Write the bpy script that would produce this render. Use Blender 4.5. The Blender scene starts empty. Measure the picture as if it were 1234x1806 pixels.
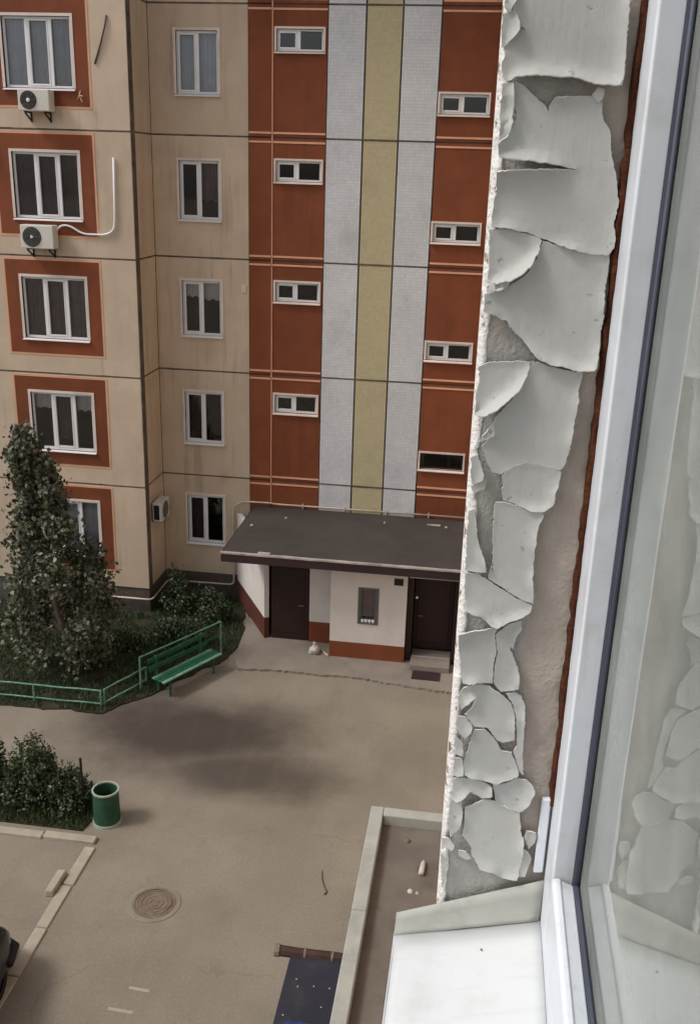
import bpy, bmesh, math, random
import numpy as np
from mathutils import Vector, Matrix, noise
from mathutils.geometry import delaunay_2d_cdt

S = bpy.context.scene
C = S.collection
rad = math.radians
random.seed(7)
RNG = np.random.default_rng(7)

# ------------------------------------------------------------------ camera
CAM = Vector((0, 0, 11.2))
F_PX, YAW, PITCH, ROLL = 1711.38, .1276175, .3379672, .0322014
PW, PH = 1234, 1806
fwd = Vector((-math.sin(YAW)*math.cos(PITCH), math.cos(YAW)*math.cos(PITCH), -math.sin(PITCH)))
r0 = Vector((math.cos(YAW), math.sin(YAW), 0)); u0 = r0.cross(fwd)
rgt = r0*math.cos(ROLL) + u0*math.sin(ROLL); upv = u0*math.cos(ROLL) - r0*math.sin(ROLL)
cam = bpy.data.cameras.new('camera'); co = bpy.data.objects.new('camera', cam); C.objects.link(co)
co.matrix_world = Matrix(((rgt.x, upv.x, -fwd.x, CAM.x), (rgt.y, upv.y, -fwd.y, CAM.y), (rgt.z, upv.z, -fwd.z, CAM.z), (0, 0, 0, 1)))
cam.sensor_fit = 'VERTICAL'; cam.sensor_height = 36; cam.lens = 36*F_PX/PH
cam.clip_start = .01; cam.clip_end = 2000
S.camera = co

# ------------------------------------------------------------------ sky, sun, exposure
SUN_AZ, SUN_EL = rad(-112), rad(50)          # compass from +Y, clockwise
w = bpy.data.worlds.new('World'); S.world = w; w.use_nodes = True
nt = w.node_tree; nt.nodes.clear()
sky = nt.nodes.new('ShaderNodeTexSky'); sky.sky_type = 'NISHITA'; sky.sun_disc = False
sky.sun_elevation = SUN_EL; sky.sun_rotation = SUN_AZ; sky.dust_density = 3.0; sky.air_density = 1.0
hs = nt.nodes.new('ShaderNodeHueSaturation'); hs.inputs['Saturation'].default_value = .38
bg = nt.nodes.new('ShaderNodeBackground'); bg.inputs['Strength'].default_value = .14
ow = nt.nodes.new('ShaderNodeOutputWorld')
nt.links.new(sky.outputs[0], hs.inputs['Color']); nt.links.new(hs.outputs[0], bg.inputs['Color']); nt.links.new(bg.outputs[0], ow.inputs['Surface'])
sl = bpy.data.lights.new('sun', 'SUN'); sl.energy = 1.5; sl.angle = rad(13); sl.color = (1, .97, .93)
so = bpy.data.objects.new('sun', sl); C.objects.link(so)
sd = Vector((math.sin(SUN_AZ)*math.cos(SUN_EL), math.cos(SUN_AZ)*math.cos(SUN_EL), math.sin(SUN_EL)))
so.rotation_euler = (-sd).to_track_quat('-Z', 'Y').to_euler(); so.location = (-20, 0, 30)
S.view_settings.view_transform = 'Standard'; S.view_settings.look = 'None'
S.view_settings.gamma = 1; S.view_settings.use_curve_mapping = False
S.view_settings.exposure = 0.15

# ------------------------------------------------------------------ helpers
def px_ray(px, py):
    return rgt*((px-PW/2)/F_PX) - upv*((py-PH/2)/F_PX) + fwd
def px_on_y(px, py, y):
    d = px_ray(px, py); return CAM + d*((y-CAM.y)/d.y)

def box(x0, x1, y0, y1, z0, z1):
    v = [(x, y, z) for z in (z0, z1) for y in (y0, y1) for x in (x0, x1)]
    f = [(0, 2, 3, 1), (4, 5, 7, 6), (0, 1, 5, 4), (2, 6, 7, 3), (0, 4, 6, 2), (1, 3, 7, 5)]
    return v, f
def join(*gs):
    V, Fc = [], []
    for v, f in gs:
        o = len(V); V += list(v); Fc += [tuple(i+o for i in q) for q in f]
    return V, Fc
def tube(path, r, n=8, cap=True):
    P = [Vector(p) for p in path]; V, Fc = [], []
    rr = r if isinstance(r, (list, tuple)) else [r]*len(P)
    prev = None
    for i, p in enumerate(P):
        t = (P[min(i+1, len(P)-1)] - P[max(i-1, 0)]).normalized()
        if prev is None:
            a = t.orthogonal().normalized()
        else:
            a = (prev - t*prev.dot(t)).normalized()
        prev = a; b = t.cross(a)
        for k in range(n):
            th = 2*math.pi*k/n
            V.append(tuple(p + (a*math.cos(th)+b*math.sin(th))*rr[i]))
    for i in range(len(P)-1):
        for k in range(n):
            Fc.append((i*n+k, i*n+(k+1) % n, (i+1)*n+(k+1) % n, (i+1)*n+k))
    if cap:
        Fc.append(tuple(range(n-1, -1, -1))); Fc.append(tuple((len(P)-1)*n+k for k in range(n)))
    return V, Fc
def lathe(prof, c, n=24, axis='z'):
    V, Fc = [], []
    for (r, h) in prof:
        for k in range(n):
            a = 2*math.pi*k/n
            if axis == 'z': V.append((c[0]+r*math.cos(a), c[1]+r*math.sin(a), c[2]+h))
            else: V.append((c[0]+r*math.cos(a), c[1]-h, c[2]+r*math.sin(a)))
    for i in range(len(prof)-1):
        for k in range(n):
            Fc.append((i*n+k, i*n+(k+1) % n, (i+1)*n+(k+1) % n, (i+1)*n+k))
    return V, Fc
def grid_panel(u0, u1, v0, v1, th, mp, holes=()):
    """panel face with rectangular holes and returns; mp(u, v, depth) -> xyz"""
    us = sorted({u0, u1, *[h[0] for h in holes], *[h[1] for h in holes]})
    vs = sorted({v0, v1, *[h[2] for h in holes], *[h[3] for h in holes]})
    def solid(i, j):
        if i < 0 or j < 0 or i >= len(us)-1 or j >= len(vs)-1: return False
        cu, cv = (us[i]+us[i+1])/2, (vs[j]+vs[j+1])/2
        return not any(h[0] < cu < h[1] and h[2] < cv < h[3] for h in holes)
    V, Fc = [], []
    def quad(a, b, c, d):
        o = len(V); V.extend([mp(*a), mp(*b), mp(*c), mp(*d)]); Fc.append((o, o+1, o+2, o+3))
    for i in range(len(us)-1):
        for j in range(len(vs)-1):
            if not solid(i, j): continue
            a, b, c, d = us[i], us[i+1], vs[j], vs[j+1]
            quad((a, c, 0), (b, c, 0), (b, d, 0), (a, d, 0))
            if not solid(i-1, j): quad((a, c, th), (a, c, 0), (a, d, 0), (a, d, th))
            if not solid(i+1, j): quad((b, c, 0), (b, c, th), (b, d, th), (b, d, 0))
            if not solid(i, j-1): quad((a, c, th), (b, c, th), (b, c, 0), (a, c, 0))
            if not solid(i, j+1): quad((a, d, 0), (b, d, 0), (b, d, th), (a, d, th))
    return V, Fc
def mpY(y): return lambda u, v, d: (u, y+d, v)          # faces -Y
def mpX(x, s=1): return lambda u, v, d: (x-s*d, u, v)   # faces +X (s=1) or -X (s=-1)

def wloc(o):
    return Vector((0, 0, 0)) if o is None else o.location + wloc(o.parent)
def add(name, geo, m, parent=None, smooth=False, bevel=0, label=None, cat=None, group=None, kind=None, origin=None, solid=0, sub=0, seg=1):
    V, Fc = geo
    V = np.array(V, dtype=float).reshape(-1, 3)
    if parent is None:
        o0 = np.array(origin) if origin is not None else np.array([(V[:, 0].min()+V[:, 0].max())/2, (V[:, 1].min()+V[:, 1].max())/2, V[:, 2].min()])
    else:
        o0 = np.array(wloc(parent))
    me = bpy.data.meshes.new(name); me.from_pydata((V-o0).tolist(), [], [tuple(int(i) for i in f) for f in Fc])
    me.validate(); bm = bmesh.new(); bm.from_mesh(me)
    bmesh.ops.remove_doubles(bm, verts=bm.verts, dist=1e-5)
    bmesh.ops.delete(bm, geom=[v for v in bm.verts if not v.link_faces], context='VERTS')
    bmesh.ops.recalc_face_normals(bm, faces=bm.faces); bm.to_mesh(me); bm.free()
    me.materials.append(m)
    if smooth:
        me.polygons.foreach_set('use_smooth', [True]*len(me.polygons))
    o = bpy.data.objects.new(name, me); C.objects.link(o)
    if parent is None: o.location = o0
    else: o.parent = parent
    if sub:
        md = o.modifiers.new('sub', 'SUBSURF'); md.levels = sub; md.render_levels = sub
    if solid:
        md = o.modifiers.new('solid', 'SOLIDIFY'); md.thickness = solid; md.offset = -1
    if bevel:
        md = o.modifiers.new('bevel', 'BEVEL'); md.width = bevel; md.segments = seg; md.limit_method = 'ANGLE'; md.angle_limit = rad(40)
    tag(o, label, cat, group, kind)
    return o
def tag(o, label=None, cat=None, group=None, kind=None):
    if label: o['label'] = label
    if cat: o['category'] = cat
    if group: o['group'] = group
    if kind: o['kind'] = kind
def empty(name, loc, label, cat, group=None):
    o = bpy.data.objects.new(name, None); C.objects.link(o); o.location = loc; o.empty_display_size = .2
    tag(o, label, cat, group); return o

# ------------------------------------------------------------------ materials
def rgb(r, g, b):
    f = lambda c: ((c/255+.055)/1.055)**2.4 if c > 10.3 else c/255/12.92
    return (f(r), f(g), f(b))
class NT:
    def __init__(s, m): s.t = m.node_tree; s.n = s.t.nodes; s.l = s.t.links
    def new(s, t, **k):
        n = s.n.new(t)
        for a, b in k.items(): setattr(n, a, b)
        return n
    def link(s, a, b): s.l.new(a, b)
    def noise(s, vec, scale, detail=6, rough=.6, dist=0):
        n = s.new('ShaderNodeTexNoise'); n.inputs['Scale'].default_value = scale; n.inputs['Detail'].default_value = detail
        n.inputs['Roughness'].default_value = rough; n.inputs['Distortion'].default_value = dist
        s.link(vec, n.inputs['Vector']); return n.outputs['Fac']
    def ramp(s, fac, a, b, lo=0, hi=1):
        n = s.new('ShaderNodeMapRange'); n.interpolation_type = 'SMOOTHSTEP'
        n.inputs['From Min'].default_value = a; n.inputs['From Max'].default_value = b
        n.inputs['To Min'].default_value = lo; n.inputs['To Max'].default_value = hi
        s.link(fac, n.inputs['Value']); return n.outputs['Result']
    def mix(s, fac, a, b, bt='MIX'):
        n = s.new('ShaderNodeMix', data_type='RGBA', blend_type=bt)
        for i, v in ((0, fac), (6, a), (7, b)):
            if hasattr(v, 'links') or hasattr(v, 'is_linked'): s.link(v, n.inputs[i])
            elif i == 0: n.inputs[0].default_value = v
            else: n.inputs[i].default_value = (*v, 1)
        return n.outputs[2]
    def math(s, op, a, b=None):
        n = s.new('ShaderNodeMath', operation=op)
        for i, v in ((0, a), (1, b)):
            if v is None: continue
            if hasattr(v, 'is_linked'): s.link(v, n.inputs[i])
            else: n.inputs[i].default_value = v
        return n.outputs[0]
def mat(name, base, rough=.8, var=.15, scale=2.0, bump=.0, bscale=60, spec=.3, dirt=None, dirt_amt=.5, dirt_scale=.8, streak=0, metal=0, obj_var=0, extra=None):
    m = bpy.data.materials.new(name); m.use_nodes = True; T = NT(m)
    P = T.n['Principled BSDF']; tc = T.new('ShaderNodeTexCoord'); vec = tc.outputs['Object']
    n1 = T.noise(vec, scale)
    col = T.mix(T.ramp(n1, .3, .7), tuple(c*(1-var) for c in base), tuple(min(1, c*(1+var)) for c in base))
    if dirt:
        v2 = vec
        if streak:
            mp = T.new('ShaderNodeMapping'); mp.inputs['Scale'].default_value = (1, 1, streak); T.link(vec, mp.inputs['Vector']); v2 = mp.outputs[0]
        d = T.ramp(T.noise(v2, dirt_scale, 8, .65), .48, .75, 0, dirt_amt)
        col = T.mix(d, col, dirt)
    if obj_var:
        oi = T.new('ShaderNodeObjectInfo')
        k = T.ramp(oi.outputs['Random'], 0, 1, 1-obj_var, 1+obj_var)
        h = T.new('ShaderNodeHueSaturation'); T.link(k, h.inputs['Value']); T.link(col, h.inputs['Color']); col = h.outputs[0]
    if extra: col = extra(T, vec, col, P)
    T.link(col, P.inputs['Base Color'])
    P.inputs['Roughness'].default_value = rough; P.inputs['Specular IOR Level'].default_value = spec; P.inputs['Metallic'].default_value = metal
    if bump and not P.inputs['Normal'].is_linked:
        b = T.new('ShaderNodeBump'); b.inputs['Strength'].default_value = bump; b.inputs['Distance'].default_value = .01
        T.link(T.noise(vec, bscale, 5), b.inputs['Height']); T.link(b.outputs[0], P.inputs['Normal'])
    return m
def tile_extra(sz, groutk=.72):
    def fn(T, vec, col, P):
        sp = T.new('ShaderNodeSeparateXYZ'); T.link(vec, sp.inputs[0]); cb = T.new('ShaderNodeCombineXYZ')
        T.link(sp.outputs[0], cb.inputs[0]); T.link(sp.outputs[2], cb.inputs[1])
        br = T.new('ShaderNodeTexBrick'); br.offset = 0; br.squash = 1
        br.inputs['Scale'].default_value = 1; br.inputs['Brick Width'].default_value = sz; br.inputs['Row Height'].default_value = sz
        br.inputs['Mortar Size'].default_value = sz*.06; br.inputs['Mortar Smooth'].default_value = .3
        br.inputs['Color1'].default_value = (1, 1, 1, 1); br.inputs['Color2'].default_value = (.9, .9, .92, 1); br.inputs['Mortar'].default_value = (groutk,)*3+(1,)
        T.link(cb.outputs[0], br.inputs['Vector'])
        b = T.new('ShaderNodeBump'); b.inputs['Strength'].default_value = .5; b.inputs['Distance'].default_value = .006; b.invert = True
        T.link(br.outputs['Fac'], b.inputs['Height']); T.link(b.outputs[0], P.inputs['Normal'])
        return T.mix(1.0, col, br.outputs['Color'], 'MULTIPLY')
    return fn

def streak_extra(dark, amt, fine=True):
    def fn(T, vec, col, P):
        mp = T.new('ShaderNodeMapping'); mp.inputs['Scale'].default_value = (5, 5, .32); T.link(vec, mp.inputs['Vector'])
        a = T.ramp(T.noise(mp.outputs[0], 1.0, 6, .6), .5, .72, 0, amt)
        b = T.ramp(T.noise(vec, .55, 4, .5), .4, .62)
        col = T.mix(T.math('MULTIPLY', a, b), col, dark)
        sp = T.ramp(T.noise(vec, 26, 4, .7), .66, .74, 0, amt*.7)
        return T.mix(sp, col, dark)
    return fn
BEIGE = rgb(196, 177, 155)
M = {}
M['beige'] = mat('beige_render', BEIGE, .9, .07, 1.2, .25, 90, dirt=rgb(164, 144, 122), dirt_amt=.5, dirt_scale=.7, streak=.35, obj_var=.06, extra=streak_extra(rgb(124, 109, 94), .42))
M['brown'] = mat('brown_tile_paint', rgb(122, 66, 40), .75, .10, 1.5, .15, 80, dirt=rgb(98, 52, 30), dirt_amt=.55, dirt_scale=.6, obj_var=.09, extra=streak_extra(rgb(84, 50, 34), .5))
M['white_tile'] = mat('white_tile', rgb(203, 204, 206), .5, .05, .8, dirt=rgb(168, 167, 168), dirt_amt=.5, dirt_scale=.9, obj_var=.04, extra=tile_extra(.07, .80))
M['yellow'] = mat('yellow_tile', rgb(186, 175, 140), .6, .07, .8, dirt=rgb(158, 147, 114), dirt_amt=.4, obj_var=.04, extra=tile_extra(.07, .9))
M['joint'] = mat('panel_joint', rgb(84, 77, 71), .95, .2, 3)
M['sealant'] = mat('weathered_sealant', rgb(98, 87, 77), .95, .3, 3, .5, 40, dirt=rgb(58, 50, 44), dirt_amt=.8, dirt_scale=2.2)
M['stripe'] = mat('pale_orange_band', rgb(212, 160, 130), .85, .08, 2)
M['trim'] = mat('pale_trim', rgb(216, 202, 192), .85, .07, 2, dirt=rgb(150, 130, 116), dirt_amt=.5)
M['plinth'] = mat('dark_brown_plinth', rgb(86, 46, 36), .9, .15, 1.5, .2, 60)
M['pvc'] = mat('white_plastic', rgb(224, 224, 226), .4, .03, 3, spec=.5)
def frame_extra(T, vec, col, P):
    sp = T.ramp(T.noise(vec, 240, 3, .6), .68, .78, 0, .45); col = T.mix(sp, col, rgb(140, 134, 124))
    mp = T.new('ShaderNodeMapping'); mp.inputs['Scale'].default_value = (60, 60, 5); T.link(vec, mp.inputs['Vector'])
    return T.mix(T.ramp(T.noise(mp.outputs[0], 1, 5, .6), .5, .8, 0, .3), col, rgb(168, 165, 158))
M['frame'] = mat('near_frame_plastic', rgb(220, 225, 232), .38, .03, 6, spec=.5, dirt=rgb(184, 180, 172), dirt_amt=.5, dirt_scale=9, extra=frame_extra)
M['dark'] = mat('dark_room', rgb(30, 26, 25), .95, .1, 1)
M['curtain'] = mat('curtain_cloth', rgb(138, 122, 118), .95, .16, 3, obj_var=.45)
M['curtain_pale'] = mat('pale_blind', rgb(235, 233, 230), .9, .05, 3)
M['curtain_sky'] = mat('sky_tinted_curtain', rgb(196, 204, 216), .95, .08, 3, obj_var=.18)  # bluish tone paints in the sky reflection of the top panes
M['bitumen'] = mat('bitumen_felt', rgb(66, 60, 56), .92, .16, 1.2, .3, 120, dirt=rgb(50, 43, 40), dirt_amt=.7, dirt_scale=.6)
M['fascia'] = mat('dark_fascia', rgb(52, 38, 38), .8, .15, 2)
M['flash'] = mat('pale_flashing', rgb(164, 155, 149), .6, .2, 4, dirt=rgb(110, 98, 92), dirt_amt=.8, dirt_scale=2.5)
M['white_wall'] = mat('whitewashed_wall', rgb(208, 200, 194), .9, .05, 1, .15, 60, dirt=rgb(176, 160, 156), dirt_amt=.4)
M['door'] = mat('maroon_door', rgb(42, 22, 20), .55, .12, 2, spec=.4)
M['concrete'] = mat('concrete', rgb(160, 159, 152), .92, .12, 2, .35, 80, dirt=rgb(116, 106, 96), dirt_amt=.6)
M['kerb'] = mat('pale_kerb', rgb(162, 152, 136), .92, .14, 3, .4, 60, dirt=rgb(128, 116, 102), dirt_amt=.7, dirt_scale=1.5)
M['apron'] = mat('apron_concrete', rgb(132, 122, 112), .93, .12, 1, .3, 60, dirt=rgb(96, 86, 78), dirt_amt=.6)
M['green'] = mat('green_paint', rgb(28, 88, 60), .55, .22, 5, .1, 60, dirt=rgb(84, 84, 70), dirt_amt=.55, dirt_scale=8)
M['bingreen'] = mat('dull_green_bin', rgb(36, 74, 56), .6, .2, 4, .2, 40, dirt=rgb(78, 76, 62), dirt_amt=.6, dirt_scale=6)
M['greenpale'] = mat('worn_green_rail', rgb(96, 140, 118), .6, .2, 6, dirt=rgb(170, 176, 166), dirt_amt=.6, dirt_scale=5)
M['binrim'] = mat('pale_rim', rgb(156, 164, 150), .6, .1, 6, dirt=rgb(96, 110, 96), dirt_amt=.6, dirt_scale=9)
M['black'] = mat('black_metal', rgb(34, 32, 34), .6, .15, 6)
M['soil'] = mat('lawn_soil', rgb(48, 46, 32), .98, .25, 2, .6, 25, dirt=rgb(64, 58, 44), dirt_amt=.5)
M['acwhite'] = mat('ac_enamel', rgb(206, 202, 192), .5, .05, 3, dirt=rgb(160, 150, 136), dirt_amt=.4, dirt_scale=3)
M['acgrill'] = mat('ac_grille', rgb(96, 94, 92), .6, .1, 6)
M['pipe'] = mat('cream_pipe', rgb(200, 184, 166), .6, .12, 3, dirt=rgb(140, 120, 104), dirt_amt=.6, dirt_scale=2)
M['iron'] = mat('cast_iron', rgb(116, 102, 88), .75, .2, 8, .4, 50, dirt=rgb(72, 60, 50), dirt_amt=.6, dirt_scale=5)
M['bark'] = mat('bark', rgb(82, 72, 60), .95, .25, 6, .6, 30)
M['sheet'] = mat('dark_sheet_metal', rgb(46, 46, 54), .6, .14, 1.5, .1, 20, dirt=rgb(80, 76, 76), dirt_amt=.4, dirt_scale=2)
M['roll'] = mat('brown_timber', rgb(72, 50, 42), .8, .25, 3, .3, 30)
M['bag'] = mat('white_bag', rgb(190, 180, 170), .5, .06, 6)
M['blue'] = mat('blue_plastic', rgb(44, 62, 104), .4, .2, 6)
M['stick'] = mat('pale_wood', rgb(190, 164, 132), .8, .1, 6)
M['foam'] = mat('brown_foam', rgb(86, 44, 22), .95, .4, 60, .9, 160, dirt=rgb(48, 26, 16), dirt_amt=.85, dirt_scale=30)
M['rubber'] = mat('rubber_gasket', rgb(84, 89, 101), .6, .1, 10)
def flake_extra(T, vec, col, P):
    mp = T.new('ShaderNodeMapping'); mp.inputs['Scale'].default_value = (150, 150, 9); T.link(vec, mp.inputs['Vector'])
    h1 = T.noise(mp.outputs[0], 1.0, 4, .6)                      # brush marks
    pits = T.ramp(T.noise(vec, 95, 2, .5), .70, .78)              # small blisters
    dust = T.ramp(T.noise(vec, 60, 6, .7), .55, .8, 0, .35)
    col = T.mix(dust, col, rgb(150, 144, 132)); col = T.mix(T.math('MULTIPLY', pits, .5), col, rgb(128, 122, 112))
    h = T.math('ADD', T.math('MULTIPLY', h1, .5), T.math('ADD', T.math('MULTIPLY', T.noise(vec, 30, 4), 1.4), T.math('MULTIPLY', pits, -.5)))
    b = T.new('ShaderNodeBump'); b.inputs['Strength'].default_value = .35; b.inputs['Distance'].default_value = .003
    T.link(h, b.inputs['Height']); T.link(b.outputs[0], P.inputs['Normal'])
    return col
M['flake'] = mat('old_wall_paint', rgb(182, 182, 178), .6, .04, 14, spec=.3, dirt=rgb(166, 162, 152), dirt_amt=.5, dirt_scale=12, obj_var=.04, extra=flake_extra)
M['flake_edge'] = mat('broken_paint_edge', rgb(222, 220, 214), .8, .1, 60)
def primer_extra(T, vec, col, P):
    # thin grey primer left on the outer part of the reveal, with a torn edge
    g = T.new('ShaderNodeNewGeometry'); sp = T.new('ShaderNodeSeparateXYZ'); T.link(g.outputs['Position'], sp.inputs[0])
    xx = T.math('ADD', sp.outputs[0], T.math('MULTIPLY', T.math('SUBTRACT', T.noise(g.outputs['Position'], 26, 6, .65), .5), .06))
    k = T.ramp(xx, .070, .076, .85, 0)
    chips = T.ramp(T.noise(g.outputs['Position'], 85, 5, .6), .56, .60)
    k = T.math('MULTIPLY', k, T.math('SUBTRACT', 1.0, T.math('MULTIPLY', chips, .8)))
    return T.mix(k, col, rgb(164, 163, 158))
M['plaster'] = mat('bare_plaster', rgb(170, 160, 149), .95, .10, 14, .4, 190, dirt=rgb(138, 127, 116), dirt_amt=.7, dirt_scale=14, extra=primer_extra)
def grime_extra(T, vec, col, P):
    sp = T.ramp(T.noise(vec, 190, 3, .6), .70, .78, 0, .5); col = T.mix(sp, col, rgb(120, 112, 100))
    mp = T.new('ShaderNodeMapping'); mp.inputs['Scale'].default_value = (7, 50, 7); T.link(vec, mp.inputs['Vector'])
    return T.mix(T.ramp(T.noise(mp.outputs[0], 1, 5, .6), .55, .8, 0, .35), col, rgb(150, 145, 134))
M['sill'] = mat('white_sheet_sill', rgb(208, 210, 210), .4, .03, 6, spec=.5, dirt=rgb(178, 175, 166), dirt_amt=.6, dirt_scale=9, extra=grime_extra)
M['flange'] = mat('dull_grey_metal', rgb(168, 168, 160), .6, .06, 12, spec=.4, dirt=rgb(140, 138, 128), dirt_amt=.5, dirt_scale=20)
M['screed'] = mat('dusty_roof_screed', rgb(108, 99, 91), .93, .15, 1.5, .3, 60, dirt=rgb(78, 67, 58), dirt_amt=.7, dirt_scale=1.4)
M['room'] = mat('brightening_curtain_cloth', rgb(196, 196, 186), .9, .05, 2)
M['carpaint'] = mat('black_car_paint', rgb(28, 26, 30), .25, .05, 2, spec=.6)
M['tyre'] = mat('tyre_rubber', rgb(30, 29, 30), .85, .1, 8)
M['chrome'] = mat('alloy', rgb(160, 160, 165), .3, .05, 3, metal=1)
M['lamp'] = mat('lamp_lens', rgb(200, 205, 210), .15, .05, 3, spec=.6)

def arris_extra(T, vec, col, P):
    mp = T.new('ShaderNodeMapping'); mp.inputs['Scale'].default_value = (60, 60, 40); T.link(vec, mp.inputs['Vector'])
    d = T.ramp(T.noise(mp.outputs[0], 1.0, 5, .6), .58, .66)
    return T.mix(d, col, rgb(140, 124, 108))
M['arris'] = mat('chipped_white_edge', rgb(238, 234, 230), .7, .05, 30, .6, 150, extra=arris_extra)

def glass_mat(name, ior, tint, rough=.01, extra=0.0):
    m = bpy.data.materials.new(name); m.use_nodes = True; T = NT(m); T.n.clear()
    out = T.new('ShaderNodeOutputMaterial'); fr = T.new('ShaderNodeFresnel'); fr.inputs['IOR'].default_value = ior
    tr = T.new('ShaderNodeBsdfTransparent'); tr.inputs['Color'].default_value = (*tint, 1)
    gl = T.new('ShaderNodeBsdfGlossy'); gl.inputs['Roughness'].default_value = rough; gl.inputs['Color'].default_value = (.97, .98, .97, 1)
    fac = T.math('ADD', fr.outputs[0], extra)
    mx = T.new('ShaderNodeMixShader'); T.link(fac, mx.inputs[0]); T.link(tr.outputs[0], mx.inputs[1]); T.link(gl.outputs[0], mx.inputs[2])
    tc = T.new('ShaderNodeTexCoord'); b = T.new('ShaderNodeBump'); b.inputs['Strength'].default_value = .02; b.inputs['Distance'].default_value = .02
    T.link(T.noise(tc.outputs['Object'], 3, 2), b.inputs['Height']); T.link(b.outputs[0], gl.inputs['Normal'])
    T.link(mx.outputs[0], out.inputs['Surface']); return m
M['glass'] = glass_mat('window_glass', 1.5, (.82, .81, .82), .02, .005)
M['near_glass'] = glass_mat('near_window_glass', 2.7, (.84, .88, .85), .006)
def milky_haze(m, col, amt):  # mixes pale diffuse colour into a glass to paint its bright haze
    T = NT(m); out = next(n for n in T.n if n.type == 'OUTPUT_MATERIAL'); src = out.inputs['Surface'].links[0].from_socket
    df = T.new('ShaderNodeBsdfDiffuse'); df.inputs['Color'].default_value = (*col, 1)
    tc = T.new('ShaderNodeTexCoord'); k = T.ramp(T.noise(tc.outputs['Object'], 5, 6, .65), .25, .75, amt*.7, amt*1.3)
    mx = T.new('ShaderNodeMixShader'); T.link(k, mx.inputs[0]); T.link(src, mx.inputs[1]); T.link(df.outputs[0], mx.inputs[2]); T.link(mx.outputs[0], out.inputs['Surface'])
milky_haze(M['near_glass'], rgb(214, 219, 212), .27)

def asphalt_extra(T, vec, col, P):
    # darker patch with an outline of its own and worn paler drive track
    sp = T.new('ShaderNodeSeparateXYZ'); T.link(vec, sp.inputs[0])
    wob = T.noise(vec, .7, 5, .6)
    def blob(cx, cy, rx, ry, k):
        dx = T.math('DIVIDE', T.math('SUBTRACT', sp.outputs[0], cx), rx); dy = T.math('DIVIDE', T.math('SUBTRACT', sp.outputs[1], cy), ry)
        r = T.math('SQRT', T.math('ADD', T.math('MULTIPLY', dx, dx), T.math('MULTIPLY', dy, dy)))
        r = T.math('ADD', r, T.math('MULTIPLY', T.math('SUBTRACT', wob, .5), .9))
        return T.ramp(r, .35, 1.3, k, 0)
    dark_patch = T.math('MAXIMUM', blob(-5.5, 17.1, 2.9, 1.6, .9), T.math('MAXIMUM', blob(-3.9, 15.9, 2.2, 1.0, .78), blob(-6.9, 16.6, .75, .28, .6)))
    col = T.mix(dark_patch, col, rgb(60, 51, 45))
    fine = T.ramp(T.noise(vec, 22, 6, .7), .35, .7, .9, 1.08)
    g = T.new('ShaderNodeHueSaturation'); T.link(fine, g.inputs['Value']); T.link(col, g.inputs['Color'])
    col = g.outputs[0]
    agg = T.ramp(T.noise(vec, 90, 3, .7), .62, .72, 0, .2); col = T.mix(agg, col, rgb(160, 150, 134))
    wv = T.new('ShaderNodeVectorMath', operation='ADD'); nz = T.new('ShaderNodeTexNoise'); nz.inputs['Scale'].default_value = 1.6; nz.inputs['Detail'].default_value = 8
    T.link(vec, nz.inputs['Vector']); T.link(vec, wv.inputs[0]); T.link(nz.outputs['Color'], wv.inputs[1])
    cr = T.new('ShaderNodeTexVoronoi', feature='DISTANCE_TO_EDGE'); cr.inputs['Scale'].default_value = .32; T.link(wv.outputs[0], cr.inputs['Vector'])
    ck = T.math('MULTIPLY', T.ramp(cr.outputs['Distance'], .002, .012, 1, 0), T.ramp(T.noise(vec, .8, 4), .45, .6, 0, .18))
    col = T.mix(ck, col, rgb(84, 74, 64))
    mp = T.new('ShaderNodeMapping'); mp.inputs['Scale'].default_value = (3.2, .22, 1); T.link(vec, mp.inputs['Vector'])
    trk = T.ramp(T.noise(mp.outputs[0], 1, 4, .5), .52, .72, 0, .12); col = T.mix(trk, col, rgb(108, 98, 86))
    return col
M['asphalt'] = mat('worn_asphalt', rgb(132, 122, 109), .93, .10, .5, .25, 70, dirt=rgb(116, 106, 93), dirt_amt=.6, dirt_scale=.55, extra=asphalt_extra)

def leaf_mat(name, base, var, pale=.97):
    m = bpy.data.materials.new(name); m.use_nodes = True; T = NT(m); P = T.n['Principled BSDF']
    g = T.new('ShaderNodeNewGeometry')
    col = T.mix(g.outputs['Random Per Island'], tuple(c*(1-var) for c in base), tuple(c*(1+var) for c in base))
    pw_ = T.ramp(g.outputs['Random Per Island'], pale, pale+.02); col = T.mix(pw_, col, (.20, .21, .14))
    T.link(col, P.inputs['Base Color']); P.inputs['Roughness'].default_value = .5; P.inputs['Specular IOR Level'].default_value = .45
    return m
M['leaf'] = leaf_mat('tree_leaf', (.088, .096, .055), .75, .94)
M['leaf2'] = leaf_mat('shrub_leaf', (.046, .068, .026), .6)
M['grass'] = leaf_mat('grass_blade', (.034, .062, .018), .5)

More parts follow.
